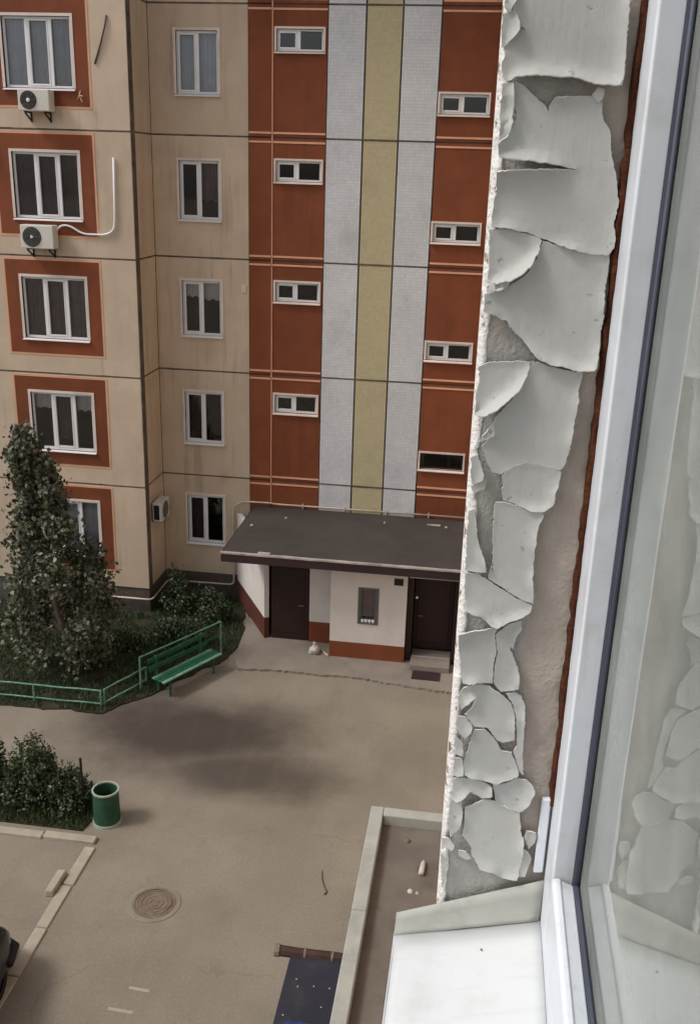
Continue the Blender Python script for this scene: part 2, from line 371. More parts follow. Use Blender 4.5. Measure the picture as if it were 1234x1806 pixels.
# ------------------------------------------------------------------ ground
def sheet(poly, z0, z1=None):
    n = len(poly)
    if z1 is None: return [(x, y, z0) for x, y in poly], [tuple(range(n))]
    V = [(x, y, z0) for x, y in poly]+[(x, y, z1) for x, y in poly]
    return V, [tuple(range(n, 2*n))]+[(i, (i+1) % n, n+(i+1) % n, n+i) for i in range(n)]
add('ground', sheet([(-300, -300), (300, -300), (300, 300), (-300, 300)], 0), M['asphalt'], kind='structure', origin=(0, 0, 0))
LAWN = [(-18, 17.35), (-7.45, 17.42), (-6.75, 18.35), (-5.45, 20.45), (-5.35, 21.6), (-5.9, 23.8), (-8.1, 23.8), (-8.1, 22.4), (-18, 22.4)]
def ragged(poly, amp, step=.12, skip=()):
    out = []
    for i, (a, b) in enumerate(zip(poly, poly[1:]+poly[:1])):
        L = math.hypot(b[0]-a[0], b[1]-a[1]); n = max(1, int(L/step))
        for k in range(n):
            t = k/n; x, y = a[0]+(b[0]-a[0])*t, a[1]+(b[1]-a[1])*t
            if i not in skip:
                x += amp*noise.noise(Vector((x*1.7, y*1.7, 3)))+amp*.4*noise.noise(Vector((x*7, y*7, 3))); y += amp*noise.noise(Vector((x*1.7, y*1.7, 9)))+amp*.4*noise.noise(Vector((x*7, y*7, 5)))
            out.append((x, y))
    return out
LAWN = ragged(LAWN, .12, .12, (5, 6, 7, 8))
add('lawn', sheet(LAWN, 0, .03), M['soil'], kind='structure')
BED = [(-18, 13.62), (-6.35, 13.62), (-6.25, 14.1), (-6.6, 14.9), (-18, 15.2)]
add('shrub_bed', sheet(BED, 0, .025), M['soil'], kind='structure')
# porch apron with a crumbled front edge
edge = []
ys = [(-5.3, 20.3), (-5.08, 19.86), (-4.4, 19.93), (-3.74, 19.97), (-3.2, 19.93), (-2.67, 19.98), (-2.1, 19.95), (-1.58, 19.86), (-.9, 19.76), (-.27, 19.7), (-.03, 19.7)]
for (a, b) in zip(ys[:-1], ys[1:]):
    for k in range(8):
        t = k/8; edge.append((a[0]+(b[0]-a[0])*t, a[1]+(b[1]-a[1])*t+random.uniform(-.025, .025)))
edge.append(ys[-1])
add('porch_pavement', sheet(edge+[(-.03, 23.8), (-5.5, 23.8), (-5.4, 21.7)], 0, .06), M['apron'], kind='structure')
# kerbs, stone by stone
kx = add('kerb', box(-6.12, -5.95, 7.4, 7.42, 0, .02), M['kerb'], kind='structure')
kme = None
for i in range(6):
    y0 = 7.45+i*.965
    sk = random.uniform(-.012, .012)
    add('kerb_stone', box(-6.13+sk, -5.94+sk, y0, y0+.945, -.02, .028+random.uniform(-.006, .006)), M['kerb'], kx, bevel=.012)
for i in range(10):
    x1 = -6.0-i*.96
    sk = random.uniform(-.015, .015)
    add('kerb_stone', box(x1-.94, x1, 13.30+sk, 13.47+sk, -.02, .055+random.uniform(-.012, .012)), M['kerb'], kx, bevel=.015)

# ------------------------------------------------------------------ opposite apartment building
LV = [.68, 3.48, 6.28, 9.08, 11.88, 14.68, 17.48]
MY, BY, RX = 23.82, 22.45, -8.10
apt = empty('apartment_building', (-6, 23.9, 0), 'beige and brown panel apartment building with white and yellow tiled stair column across the yard', 'building')
G = .02
def window(parent, x0, x1, z0, z1, y, cuts, curtains, sash=None, sill=True, small=False, fm='pvc'):
    """white framed window in the hole x0..x1, z0..z1; cuts: mullion x positions"""
    t = .045 if small else .06
    f = .045 if small else .05
    mh = .045 if small else .042
    yf = y+.05
    root = add('window', join(box(x0, x1, yf, yf+.06, z1-f, z1), box(x0, x1, yf, yf+.06, z0, z0+f),
                              box(x0, x0+f, yf, yf+.06, z0+f, z1-f), box(x1-f, x1, yf, yf+.06, z0+f, z1-f),
                              *[box(c-mh, c+mh, yf-.006, yf+.056, z0+f, z1-f) for c in cuts]), M[fm], parent, bevel=.006)
    tr = add('trim', join(box(x0-t, x1+t, y-.024, y+.03, z1, z1+t), box(x0-t, x0, y-.024, y+.03, z0, z1), box(x1, x1+t, y-.024, y+.03, z0, z1)), M['trim'], root)
    xs = [x0+f]+[q for c in cuts for q in (c-mh, c+mh)]+[x1-f]
    for k in range(0, len(xs), 2):
        a, b = xs[k], xs[k+1]; lo, hi = z0+f, z1-f
        if sash is not None and k//2 in sash:
            s = .038
            add('sash', join(box(a, b, yf-.012, yf+.05, hi-s, hi), box(a, b, yf-.012, yf+.05, lo, lo+s),
                             box(a, a+s*.8, yf-.012, yf+.05, lo+s, hi-s), box(b-s*.8, b, yf-.012, yf+.05, lo+s, hi-s)), M['pvc'], root, bevel=.005)
            a += s*.8; b -= s*.8; lo += s; hi -= s
        add('pane', box(a, b, yf+.03, yf+.036, lo, hi), M['glass'], root)
        c = curtains[k//2] if k//2 < len(curtains) else None
        if c:
            cm, zf0, zf1 = c
            za, zb = lo+(hi-lo)*zf0, lo+(hi-lo)*zf1
            n = 24; V, Fc = [], []
            for i in range(n+1):
                x = a-.02+(b-a+.04)*i/n; yy = yf+.14+.018*math.sin(i*1.9)+.01*math.sin(i*.7+x)
                V += [(x, yy, za-(.02*math.sin(i*.5+x*3) if zf0 > .05 else 0)), (x, yy, zb)]
            for i in range(n): Fc.append((2*i, 2*i+2, 2*i+3, 2*i+1))
            add('curtain', (V, Fc), M[cm], root, smooth=True)
    add('room', (lambda b: (b[0], [b[1][i] for i in (0, 1, 3, 4, 5)]))(box(x0-.05, x1+.05, yf+.062, yf+1.1, z0-.1, z1+.1)), M['dark'], root)
    if sill:
        add('sill', ([(x0-.05, y-.07, z0-.035), (x1+.05, y-.07, z0-.035), (x1+.05, y+.05, z0+.004), (x0-.05, y+.05, z0+.004),
                      (x0-.05, y-.07, z0-.055), (x1+.05, y-.07, z0-.055), (x1+.05, y+.05, z0-.03), (x0-.05, y+.05, z0-.03)],
                     [(0, 1, 2, 3), (4, 7, 6, 5), (0, 4, 5, 1), (1, 5, 6, 2), (2, 6, 7, 3), (3, 7, 4, 0)]), M['pvc'] if not small else M['trim'], root)
    return root

# backing walls = the recessed joints
add('joint_backing', join(box(RX+.01, -.02, MY+.022, MY+.05, .02, 17.4)), M['joint'], apt)
add('joint_backing', join(box(-14.5, RX-.02, BY+.022, BY+.05, .02, 17.4), box(RX-.05, RX-.022, BY+.022, MY+.02, .02, 17.4)), M['joint'], apt)
# the backing is open where windows are: cut by building it as a holed panel instead
for o in [o for o in apt.children if o.name.startswith('joint_backing')]:
    bpy.data.objects.remove(o)
def wz(i, a, b): return LV[i]+a, LV[i]+b
bay_h, bei_h, sm_h, sr_h = [], [], [], []
for i in range(6):
    bay_h.append((-10.97, -9.38, LV[i]+.86, LV[i]+2.31))
    bei_h.append((-7.44, -6.45, LV[i]+.90, LV[i]+2.24))
    sm_h.append((-5.08, -4.0, LV[i]+1.84, LV[i]+2.30))
    sr_h.append((-1.31, -.22, LV[i]+.60, LV[i]+1.02))
sm_h = sm_h[1:]; sr_h = sr_h[1:]
add('joint_backing', grid_panel(RX-.08, -.004, .0, 17.4, .03, mpY(MY+.022), bei_h+sm_h+sr_h), M['joint'], apt)
add('joint_backing', grid_panel(-14.5, RX-.02, .0, 17.4, .03, mpY(BY+.022), bay_h), M['joint'], apt)
add('joint_backing', grid_panel(BY+.025, MY+.02, .0, 17.4, .02, mpX(RX-.022)), M['joint'], apt)
add('roof_slab', box(-14.5, 1.5, BY-.15, 36, 17.5, 17.75), M['concrete'], apt)
CUR_BAY = {5: [('curtain_sky', 0, 1)]*3, 4: [('curtain_sky', 0, 1)]*3, 3: [('curtain', 0, 1)]*3, 2: [('curtain', 0, 1), ('curtain', 0, 1), ('curtain', 0, 1)],
           1: [('curtain_pale', .72, 1), ('curtain', .1, 1), ('curtain_pale', .7, 1)], 0: [('curtain_sky', 0, 1)]*3}
CUR_BEI = {5: [('curtain', 0, 1)]*2, 4: [('curtain_sky', 0, 1)]*2, 3: [None, ('curtain', .3, 1)], 2: [('curtain_pale', .72, 1), ('curtain_pale', .66, 1)],
           1: [('curtain', 0, 1), None], 0: [('curtain', 0, 1), None]}
for i in range(6):
    z0, z1 = LV[i]+G, LV[i+1]-G
    h = bay_h[i]
    # bay front
    add('wall_panel', grid_panel(-14.5, RX, z0, z1, .05, mpY(BY), [h]), M['beige'], apt)
    p = (-11.36, -9.02, LV[i]+.49, LV[i]+2.70)
    sp = add('window_surround', grid_panel(*p, .012, mpY(BY-.012), [h]), M['brown'], apt)
    e = .05
    add('border', join(box(p[0]-e, p[1]+e, BY-.008, BY+.001, p[3], p[3]+e), box(p[0]-e, p[1]+e, BY-.008, BY+.001, p[2]-e, p[2]),
                       box(p[0]-e, p[0], BY-.008, BY+.001, p[2], p[3]), box(p[1], p[1]+e, BY-.008, BY+.001, p[2], p[3])), M['stripe'], sp)
    window(apt, *h, BY, (-10.42, -9.88), CUR_BAY[i], sash=(1,))
    # return wall
    add('wall_panel', grid_panel(BY+.24, MY, z0, z1, .05, mpX(RX-.004)), M['beige'], apt)
    # main front
    h = bei_h[i]
    add('wall_panel', grid_panel(RX+.01, -5.74, z0, z1, .05, mpY(MY), [h]), M['beige'], apt)
    window(apt, *h, MY, (-6.95,), CUR_BEI[i], sash=(0,))
    hs_ = [(-5.08, -4.0, LV[i]+1.84, LV[i]+2.30)] if i else []
    add('brown_panel', grid_panel(-5.72, -5.185, z0, z1, .05, mpY(MY-.03)), M['brown'], apt)
    add('brown_panel', grid_panel(-5.15, -3.91, z0, z1, .05, mpY(MY)), M['brown'], apt) if not hs_ else add('brown_panel', grid_panel(-5.15, -3.91, z0, z1, .05, mpY(MY), hs_), M['brown'], apt)
    hr = [(-1.31, -.22, LV[i]+.60, LV[i]+1.02)] if i else []
    add('brown_panel', grid_panel(-1.345, -.005, z0, z1, .05, mpY(MY), hr), M['brown'], apt)
    add('white_tile_panel', grid_panel(-3.885, -3.06, z0, z1, .05, mpY(MY-.015)), M['white_tile'], apt)
    add('yellow_tile_panel', grid_panel(-3.02, -2.24, z0, z1, .05, mpY(MY-.008)), M['yellow'], apt)
    add('white_tile_panel', grid_panel(-2.2, -1.38, z0, z1, .05, mpY(MY-.015)), M['white_tile'], apt)
    if i:
        window(apt, *hs_[0], MY, (-4.58,), [], sash=(0,), small=True)
        if i > 1:
            window(apt, *hr[0], MY, (-.81,), [], sash=(0,), small=True)
        else:
            wv = window(apt, *hr[0], MY, (), [], small=True, fm='door')
        for zz in (LV[i]+.10, LV[i]-.10):
            for (a, b, yy) in ((-5.72, -5.185, MY-.045), (-5.15, -3.91, MY-.015), (-1.345, -.005, MY-.015)):
                add('band', box(a, b, yy, yy+.02, zz-.022, zz+.022), M['stripe'], apt)
# vertical pale edge on the brown column, corner sealant, plinth
add('edge_strip', box(-5.183, -5.153, MY-.02, MY+.01, 2.85, 17.4), M['stripe'], apt)
add('corner_joint', box(RX-.012, RX+.006, BY-.012, BY+.235, .7, 17.4), M['sealant'], apt)
def sealant(u0, u1, z, mp, seed, wmin=.012, wmax=.03):
    V, Fc = [], []; n = max(4, int((u1-u0)/.05))
    for i in range(n+1):
        u = u0+(u1-u0)*i/n
        k = noise.noise(Vector((u*1.6, seed, 0))); k2 = noise.noise(Vector((u*9, seed, 4)))
        w_ = max(.006, wmin+(wmax-wmin)*max(0, k+.4)+.007*k2); c = z+.010*noise.noise(Vector((u*2.3, seed, 8)))+.004*k2
        V += [mp(u, c-w_, .004), mp(u, c-w_*.5, -.004), mp(u, c+w_*.5, -.004), mp(u, c+w_, .004)]
    for i in range(n):
        for q in range(3): Fc.append((4*i+q, 4*i+4+q, 4*i+5+q, 4*i+1+q))
    add('sealant', (V, Fc), M['sealant'], apt, smooth=True)
for i in range(1, 6):
    sealant(-14.4, RX-.03, LV[i], mpY(BY-.001), i)
    sealant(BY+.25, MY-.01, LV[i], mpX(RX-.003), i+20)
    sealant(RX+.02, -5.75, LV[i], mpY(MY-.001), i+40)
    sealant(-3.88, -1.39, LV[i], mpY(MY-.016), i+60, .014, .026)
add('plinth', join(box(-14.5, RX-.03, BY+.03, BY+.2, 0, LV[0]), box(RX-.2, RX-.03, BY+.2, MY+.2, 0, LV[0]), box(RX-.03, -5.2, MY+.03, MY+.2, 0, LV[0])), M['plinth'], apt)

# ------------------------------------------------------------------ entrance porch of the opposite building
por = empty('entrance_porch', (-2.8, 21.5, .06), 'whitewashed entrance porch with two dark doors under a flat felt roof', 'porch')
RT, RB, RY = 2.76, 2.53, 20.36
rf = add('roof', box(-5.58, -.03, RY+.03, MY-.05, RB+.02, RT), M['bitumen'], por)
add('fascia', join(box(-5.6, -.03, RY, RY+.029, RB, RT-.005), box(-5.61, -5.581, RY+.03, MY-.06, RB, RT-.005)), M['fascia'], rf)
V, Fc = [], []
n = 90
for i in range(n+1):
    x = -5.62+5.58*i/n; w_ = .05+.016*noise.noise(Vector((x*2.3, 0, 3)))+.012*noise.noise(Vector((x*9, 1, 3))); 
    zt = RT+.006+.006*noise.noise(Vector((x*3, 5, 1)))
    V += [(x, RY-.012, zt-.035), (x, RY-.012, zt), (x, RY+w_+.03, zt+.002)]
for i in range(n):
    for k in (0, 1): Fc.append((3*i+k, 3*i+3+k, 3*i+4+k, 3*i+1+k))
add('flashing', (V, Fc), M['flash'], rf, solid=.004)
for (a, b, s) in ((-4.75, 20.42, .3), (-4.62, 22.9, .06), (-5.35, 22.2, .07), (-2.1, 23.1, .05), (-1.0, 23.2, .35), (-.55, 23.1, .07)):
    g = box(a, a+s, b, b+.1, RT+.003, RT+.03)
    add('roof_scrap', g, M['flash'], rf, bevel=.01)
# walls: white upper field, brown foot
def wallpiece(x0, x1, y, z0, z1, hole=None, foot=.47):
    add('wall', grid_panel(x0, x1, z0+foot, z1, .14, mpY(y), hole or []), M['white_wall'], por)
    add('wall_foot', box(x0-.004, x1+.004, y-.012, y+.1, z0, z0+foot-.004), M['brown'], por)
wh = (-2.38, -1.97, 1.03, 1.90)
wallpiece(-3.08, -1.27, 20.9, .06, RB, [wh], .41)
add('wall', box(-1.28+.012, -1.12, 20.9+.141, 21.6, .06, RB), M['door'], por)
add('wall', box(-3.076, -2.94, 21.041, 21.7, .06, RB), M['white_wall'], por)
wallpiece(-3.70, -3.08, 21.55, .06, RB, None, .55)
# slanting side wall
A, B_ = Vector((-4.72, 21.56, 0)), Vector((-5.95, 23.75, 0)); nn = Vector((-(B_-A).y, (B_-A).x, 0)).normalized()*.12
def slab(a, b, z0, z1, off=Vector((0, 0, 0)), th=nn):
    q = [a+off, b+off, b+off+th, a+off+th]
    return [(*p.to_2d(), z0) for p in q]+[(*p.to_2d(), z1) for p in q], [(3, 2, 1, 0), (4, 5, 6, 7), (0, 1, 5, 4), (1, 2, 6, 5), (2, 3, 7, 6), (3, 0, 4, 7)]
add('wall', slab(A, B_, .62, RB), M['white_wall'], por)
add('wall_foot', slab(A, B_, .0, .616), M['plinth'], por)
dl = add('door', box(-4.66, -3.72, 21.56, 21.62, .07, 2.16), M['door'], por, bevel=.008)
add('panel', box(-4.55, -3.83, 21.548, 21.561, .25, 2.0), M['door'], dl, bevel=.008)
add('handle', join(box(-3.86, -3.84, 21.50, 21.549, 1.02, 1.05), box(-3.97, -3.84, 21.49, 21.505, 1.02, 1.045)), M['iron'], dl)
add('door_head', box(-4.70, -3.70, 21.55, 21.66, 2.17, RB), M['door'], por)
dr = add('door', box(-1.11, -.16, 21.42, 21.48, .22, 2.2), M['door'], por, bevel=.008)
add('panel', box(-1.02, -.25, 21.408, 21.421, .4, 2.08), M['door'], dr, bevel=.008)
add('handle', join(box(-1.0, -.98, 21.36, 21.41, 1.1, 1.13), box(-1.0, -.88, 21.35, 21.365, 1.1, 1.125)), M['iron'], dr)
add('lamp', box(-1.06, -1.01, 20.98, 21.03, 1.72, 1.78), M['lamp'], por, bevel=.01)
add('door_head', box(-1.12, -.03, 21.40, 21.5, 2.21, RB), M['door'], por)
add('lintel', box(-1.22, -.06, 20.86, 20.94, 2.30, 2.36), M['white_wall'], por)
add('wall', box(-.15, -.03, 21.0, 21.7, .06, RB), M['door'], por)
stp = add('step', box(-1.10, -.16, 20.55, 21.41, .06, .20), M['apron'], por, bevel=.012)
add('nosing', box(-1.09, -.17, 20.98, 21.03, .201, .212), M['concrete'], stp)
add('door_mat', box(-1.02, -.36, 20.12, 20.52, .061, .075), M['fascia'], por)
pw = add('window', join(box(wh[0], wh[1], 20.93, 20.97, wh[3]-.05, wh[3]), box(wh[0], wh[1], 20.93, 20.97, wh[2], wh[2]+.05),
                        box(wh[0], wh[0]+.05, 20.93, 20.97, wh[2]+.05, wh[3]-.05), box(wh[1]-.05, wh[1], 20.93, 20.97, wh[2]+.05, wh[3]-.05)), M['acgrill'], por)
add('pane', box(wh[0]+.05, wh[1]-.05, 20.95, 20.956, wh[2]+.05, wh[3]-.05), M['glass'], pw)
add('curtain', box(wh[0], wh[1], 21.0, 21.01, wh[2]+.12, wh[3]), M['curtain'], pw)
add('room', (lambda b: (b[0], [b[1][i] for i in (0, 1, 3, 4, 5)]))(box(wh[0]-.02, wh[1]+.02, 20.975, 21.035, wh[2]-.02, wh[3]+.02)), M['dark'], pw)
add('trim', join(box(wh[0]-.04, wh[1]+.04, 20.882, 20.905, wh[3], wh[3]+.035), box(wh[0]-.04, wh[0], 20.882, 20.905, wh[2], wh[3]), box(wh[1], wh[1]+.04, 20.882, 20.905, wh[2], wh[3]),
                 box(wh[0]-.04, wh[1]+.04, 20.872, 20.905, wh[2]-.035, wh[2])), M['acgrill'], pw)
for k in range(4):
    add('pot', lathe([(.0, 0), (.03, 0), (.042, .07), (.035, .075), (0, .07)], (wh[0]+.08+k*.085, 20.905, wh[2]+.0), 10), M['pvc'], pw, smooth=True)
add('sign_plate', box(-1.58, -1.37, 20.885, 20.90, 2.06, 2.23), M['black'], por)

# gas pipe round the building foot and over the porch roof
def smooth_path(pts, n=5, k=.28):
    P = [Vector(p) for p in pts]; out = [P[0]]
    for a, b, c in zip(P[:-2], P[1:-1], P[2:]):
        d1 = min(.14, (b-a).length*.45); d2 = min(.14, (c-b).length*.45)
        s, e = b-(b-a).normalized()*d1, b+(c-b).normalized()*d2
        for i in range(n+1):
            t = i/n; out.append(s*(1-t)**2+b*2*t*(1-t)+e*t*t)
    return out+[P[-1]]
gp = add('gas_pipe', tube(smooth_path([(-9.3, BY-.07, .42), (RX+.07, BY-.07, .42), (RX+.07, MY-.09, .42), (-6.17, MY-.09, .44), (-6.17, MY-.09, 2.72), (-5.9, MY-.1, 2.87), (-5.2, MY-.1, 2.88), (-5.05, MY-.07, 2.85), (-.05, MY-.07, 2.86)]), .024, 8), M['pipe'],
         smooth=True, label='thin cream gas pipe running along the wall foot and over the porch roof', cat='pipe')
for x in (-4.3, -3.2, -2.1, -1.0):
    add('bracket', box(x-.012, x+.012, MY-.10, MY-.01, 2.78, 2.90), M['pipe'], gp)

# air conditioners
def ac_unit(x0, x1, z0, z1, y, label, hub):
    root = empty('air_conditioner', ((x0+x1)/2, y-.2, z0), label, 'air conditioner', 'outdoor air conditioners on the facade')
    y0, y1 = y-.36, y-.06
    add('casing', box(x0, x1, y0, y1, z0, z1), M['acwhite'], root, bevel=.02, seg=2)
    r = (z1-z0)*.42; c = (x0+.06+r, y0-.004, (z0+z1)/2)
    g = add('fan_guard', lathe([(0, .0), (r, .0), (r*1.04, -.006)], c, 28, 'y'), M['acgrill'], root)
    for k in (.35, .55, .75, .95):
        add('guard_ring', lathe([(r*k-.008, .008), (r*k, .016), (r*k+.008, .008)], c, 28, 'y'), M['black'], g)
    for k in range(8):
        a = k*math.pi/4
        add('guard_spoke', tube([(c[0]+r*.2*math.cos(a), c[1]-.012, c[2]+r*.2*math.sin(a)), (c[0]+r*math.cos(a), c[1]-.012, c[2]+r*math.sin(a))], .006, 5), M['acgrill'], g)
    add('hub', lathe([(0, .024), (r*.2, .02), (r*.24, .008)], c, 14 if hub else 3, 'y'), M['pvc'], root)
    for xx in (x0+.12, x1-.15):
        add('bracket', join(box(xx, xx+.03, y0+.02, y, z0-.035, z0-.003), box(xx, xx+.03, y-.03, y, z0-.22, z0-.036),
                            ([(xx, y-.03, z0-.2), (xx+.03, y-.03, z0-.2), (xx+.03, y0+.04, z0-.05), (xx, y0+.04, z0-.05), (xx, y-.03, z0-.17), (xx+.03, y-.03, z0-.17), (xx+.03, y0+.07, z0-.036), (xx, y0+.07, z0-.036)],
                             [(0, 1, 2, 3), (4, 7, 6, 5), (0, 4, 5, 1), (2, 6, 7, 3), (0, 3, 7, 4), (1, 5, 6, 2)])), M['black'], root)
    return root
ac_unit(-10.55, -9.82, 12.24, 12.69, BY, 'air conditioner with round white hub under the top left window', True)
ac_unit(-10.74, -9.94, 9.27, 9.80, BY, 'air conditioner with white conduit leaving it, one floor below the other', False)
a3 = empty('air_conditioner', (-7.95, 23.1, 2.45), 'white air conditioner on the shaded inner corner wall', 'air conditioner', 'outdoor air conditioners on the facade')
add('casing', box(-8.04, -7.80, 22.72, 23.36, 2.48, 2.99), M['acwhite'], a3, bevel=.02, seg=2)
add('side_grille', box(-8.0, -7.86, 22.712, 22.722, 2.54, 2.93), M['black'], a3)
add('fan_guard', (lambda g: ([(-7.795, 23.04+v[0], 2.735+v[2]) for v in g[0]], g[1]))(lathe([(0, 0), (.22, 0), (.23, -.005)], (0, 0, 0), 24, 'y')), M['acgrill'], a3)
for yy in (22.82, 23.22):
    add('bracket', box(-8.10, -7.82, yy, yy+.03, 2.44, 2.477), M['black'], a3)
cp = smooth_path([(-9.98, BY-.14, 9.66), (-9.86, BY-.06, 9.80), (-9.66, BY-.045, 9.80), (-9.35, BY-.04, 9.62), (-8.8, BY-.04, 9.62), (-8.60, BY-.04, 9.72), (-8.56, BY-.04, 9.95), (-8.52, BY-.04, 11.32)])
add('conduit', tube(cp, .024, 8), M['pvc'], smooth=True, label='white conduit curving from the air conditioner up the bay wall', cat='conduit')
add('loose_cable', tube([(-8.54, BY-.02, 14.22), (-8.58, BY-.035, 14.0), (-8.68, BY-.03, 13.7), (-8.8, BY-.02, 13.4), (-8.86, BY-.015, 13.25)], .02, 6), M['joint'], smooth=True,
    label='short dark cable hanging slanted on the top of the bay wall', cat='cable')
lo_ = empty('dish_bracket', (-9.2, BY-.05, 12.5), 'small rusty bracket on the brown patch beside the top left window', 'bracket')
add('arm', tube([(-9.30, BY-.015, 12.52), (-9.22, BY-.10, 12.60), (-9.12, BY-.14, 12.58)], .012, 6), M['stick'], lo_)
add('arm', tube([(-9.22, BY-.015, 12.70), (-9.22, BY-.10, 12.60), (-9.16, BY-.10, 12.46)], .012, 6), M['stick'], lo_)
add('wall_vent', join(box(-5.93, -5.81, MY-.03, MY-.001, 8.28, 8.46), *[box(-5.92, -5.82, MY-.036, MY-.029, 8.30+k*.03, 8.315+k*.03) for k in range(5)]), M['trim'],
    label='small square vent on the beige wall beside the brown column', cat='vent')

# ------------------------------------------------------------------ near apartment block: facade, window, peeling reveal
FX = -.003
ZC = CAM.z
blk = empty('apartment_block', (.5, 4, 0), 'near apartment block whose window reveal of peeling grey paint stands at the right', 'building')
WZ0, WZ1, WY0 = ZC-.93, ZC+.56, -1.15
pj = .012
zl = [0, 2.9, 5.7, 8.5, 9.9, 12.7, 15.5]
for a, b in zip(zl[:-1], zl[1:]):
    for (y0, y1) in ((1.013, 4.6), (4.6, 8.2), (8.2, 11.8), (11.8, 15.4), (15.4, 19.0), (19.0, MY-.06)):
        if y0 < 2 and b > 8:
            yy0 = y0
        else: yy0 = y0+pj
        add('wall_panel', box(FX, .30, yy0, y1, a+pj, b), M['beige'], blk)
add('wall_panel', box(FX, .30, -9, 1.0, 8.5, WZ0), M['beige'], blk)
add('wall_panel', box(FX, .30, -9, 1.0, 0.0, 8.488), M['beige'], blk)
add('wall_panel', box(FX, .30, -9, 1.0, WZ1, 15.5), M['beige'], blk)
add('wall_panel', box(FX, .30, -9, WY0, WZ0, WZ1), M['beige'], blk)
add('joint_backing', box(.012, .2, 1.05, MY-.06, 0, 15.45), M['joint'], blk)
# reveal with uneven plaster
rv_n, rz_n = 30, 220
V, Fc = [], []
za, zb = WZ0-.02, WZ1
for j in range(rz_n+1):
    z = za+(zb-za)*j/rz_n
    for i in range(rv_n+1):
        x = .005+(.16-.005)*i/rv_n
        d = .0035*noise.noise(Vector((x*14, z*14, 0)))+.0016*noise.noise(Vector((x*50, z*50, 4)))
        V.append((x, 1.0+d+.0015, z))
for j in range(rz_n):
    for i in range(rv_n):
        a = j*(rv_n+1)+i; Fc.append((a, a+1, a+rv_n+2, a+rv_n+1))
rev = add('window_reveal', (V, Fc), M['plaster'], blk, smooth=True, label='bare grey plaster of the window reveal with curling flakes of old paint')
# chipped outer arris
V, Fc = [], []
rows = 400
for j in range(rows+1):
    z = za+(zb-za)*j/rows
    w1 = .0018*noise.noise(Vector((0, 0, z*60)))+.001*noise.noise(Vector((0, 3, z*170)))+.0012*noise.noise(Vector((4, 3, z*17)))
    chip = max(0, noise.noise(Vector((9, 2, z*34)))-.25)*.010
    pr = [(FX, 1.03), (FX+.0002, 1.012), (FX+.0012+chip*.3+w1*.3, 1.0065+chip), (FX+.0045+chip*.5+w1, 1.0025+chip*.6), (.0068+w1*1.4, .9990+chip*.3), (.0095+w1*1.8, 1.0035)]
    V += [(x, y, z) for x, y in pr]
m_ = 6
for j in range(rows):
    for i in range(m_-1): Fc.append((j*m_+i, j*m_+i+1, (j+1)*m_+i+1, (j+1)*m_+i))
add('edge', (V, Fc), M['arris'], rev, smooth=True)

# paint flakes, each a curled sheet standing off the plaster (outlines read off the photograph, distance from the reveal)
OFF = {1: (860, 0), 2: (840, 220), 3: (830, 420), 4: (810, 600), 5: (800, 780), 6: (780, 980), 7: (770, 1180), 8: (750, 1370)}
K = 300/1234
def P(c, pts): return [(OFF[c][0]+x*K, OFF[c][1]+y*K) for x, y in pts]
FL = []   # (outline px, [(x px, y px, lift m, radius m)])
def fl(c, pts, lifts=(), more=None):
    poly = P(c, pts)
    FL.append((poly, [(OFF[c][0]+x*K, OFF[c][1]+y*K, a, r) for x, y, a, r in lifts]))
fl(1, [(235, -150), (215, 0), (188, 72), (222, 110), (232, 180), (290, 213), (240, 222), (205, 275), (118, 352), (130, 390), (108, 450), (108, 560), (150, 580), (205, 548), (300, 543), (450, 546), (540, 555), (610, 550), (690, 575), (780, 605), (880, 610), (960, 620), (970, 520), (985, 350), (1000, 150), (1012, 0), (1018, -150)],
   [(300, 545, .008, .02), (500, 550, .007, .02), (900, 610, .009, .022), (980, 300, .004, .02), (1000, 60, .004, .02), (700, 580, .006, .02)])
fl(1, [(122, 104), (178, 80), (208, 112), (222, 185), (222, 215), (188, 262), (106, 342), (102, 200)], [(210, 230, .006, .012)])
fl(1, [(146, 92), (205, 0), (222, -150), (130, -150), (128, 60)], [(190, 20, .005, .01)])
fl(1, [(112, 612), (180, 600), (180, 750), (165, 900), (150, 960), (125, 1010), (88, 1035), (94, 800)], [(180, 700, .006, .012), (160, 920, .006, .012)])
# second large flake, with its long slit
c1 = P(1, [(192, 582), (270, 640), (330, 700), (400, 760), (440, 815), (460, 760), (490, 715), (600, 712), (700, 705), (755, 705), (800, 757), (825, 740), (828, 870), (880, 960)])
c2 = P(2, [(965, 80), (965, 180), (995, 330), (1015, 480), (1025, 560), (985, 720), (990, 800), (985, 890), (950, 938), (830, 932), (650, 882), (500, 825), (350, 770), (230, 742), (110, 738), (118, 650), (140, 520), (150, 345), (300, 338), (450, 332), (722, 326), (610, 285), (400, 252), (165, 232), (158, 140), (225, 95)])
c3_ = P(1, [(205, 905), (216, 860), (205, 700)])
lf = [(c[0], c[1], a, r) for (c, a, r) in ((P(2, [(200, 230)])[0], .012, .018), (P(2, [(400, 250)])[0], .009, .016), (P(2, [(550, 270)])[0], .006, .014), (P(1, [(550, 712)])[0], .004, .01), (P(2, [(250, 740)])[0], .005, .014), (P(2, [(700, 890)])[0], .004, .014), (P(2, [(970, 850)])[0], .004, .014))]
FL.append((c1+c2+c3_, lf))
fl(3, [(140, -62), (270, -57), (400, -27), (495, 5), (508, 20), (484, 90), (434, 178), (376, 236), (288, 294), (155, 318), (132, 306), (138, 100)], [(440, 170, .007, .014), (360, 245, .008, .014), (250, 305, .008, .014)])
fl(3, [(135, 335), (275, 318), (268, 345), (200, 370), (118, 384)], [(200, 350, .008, .01)])
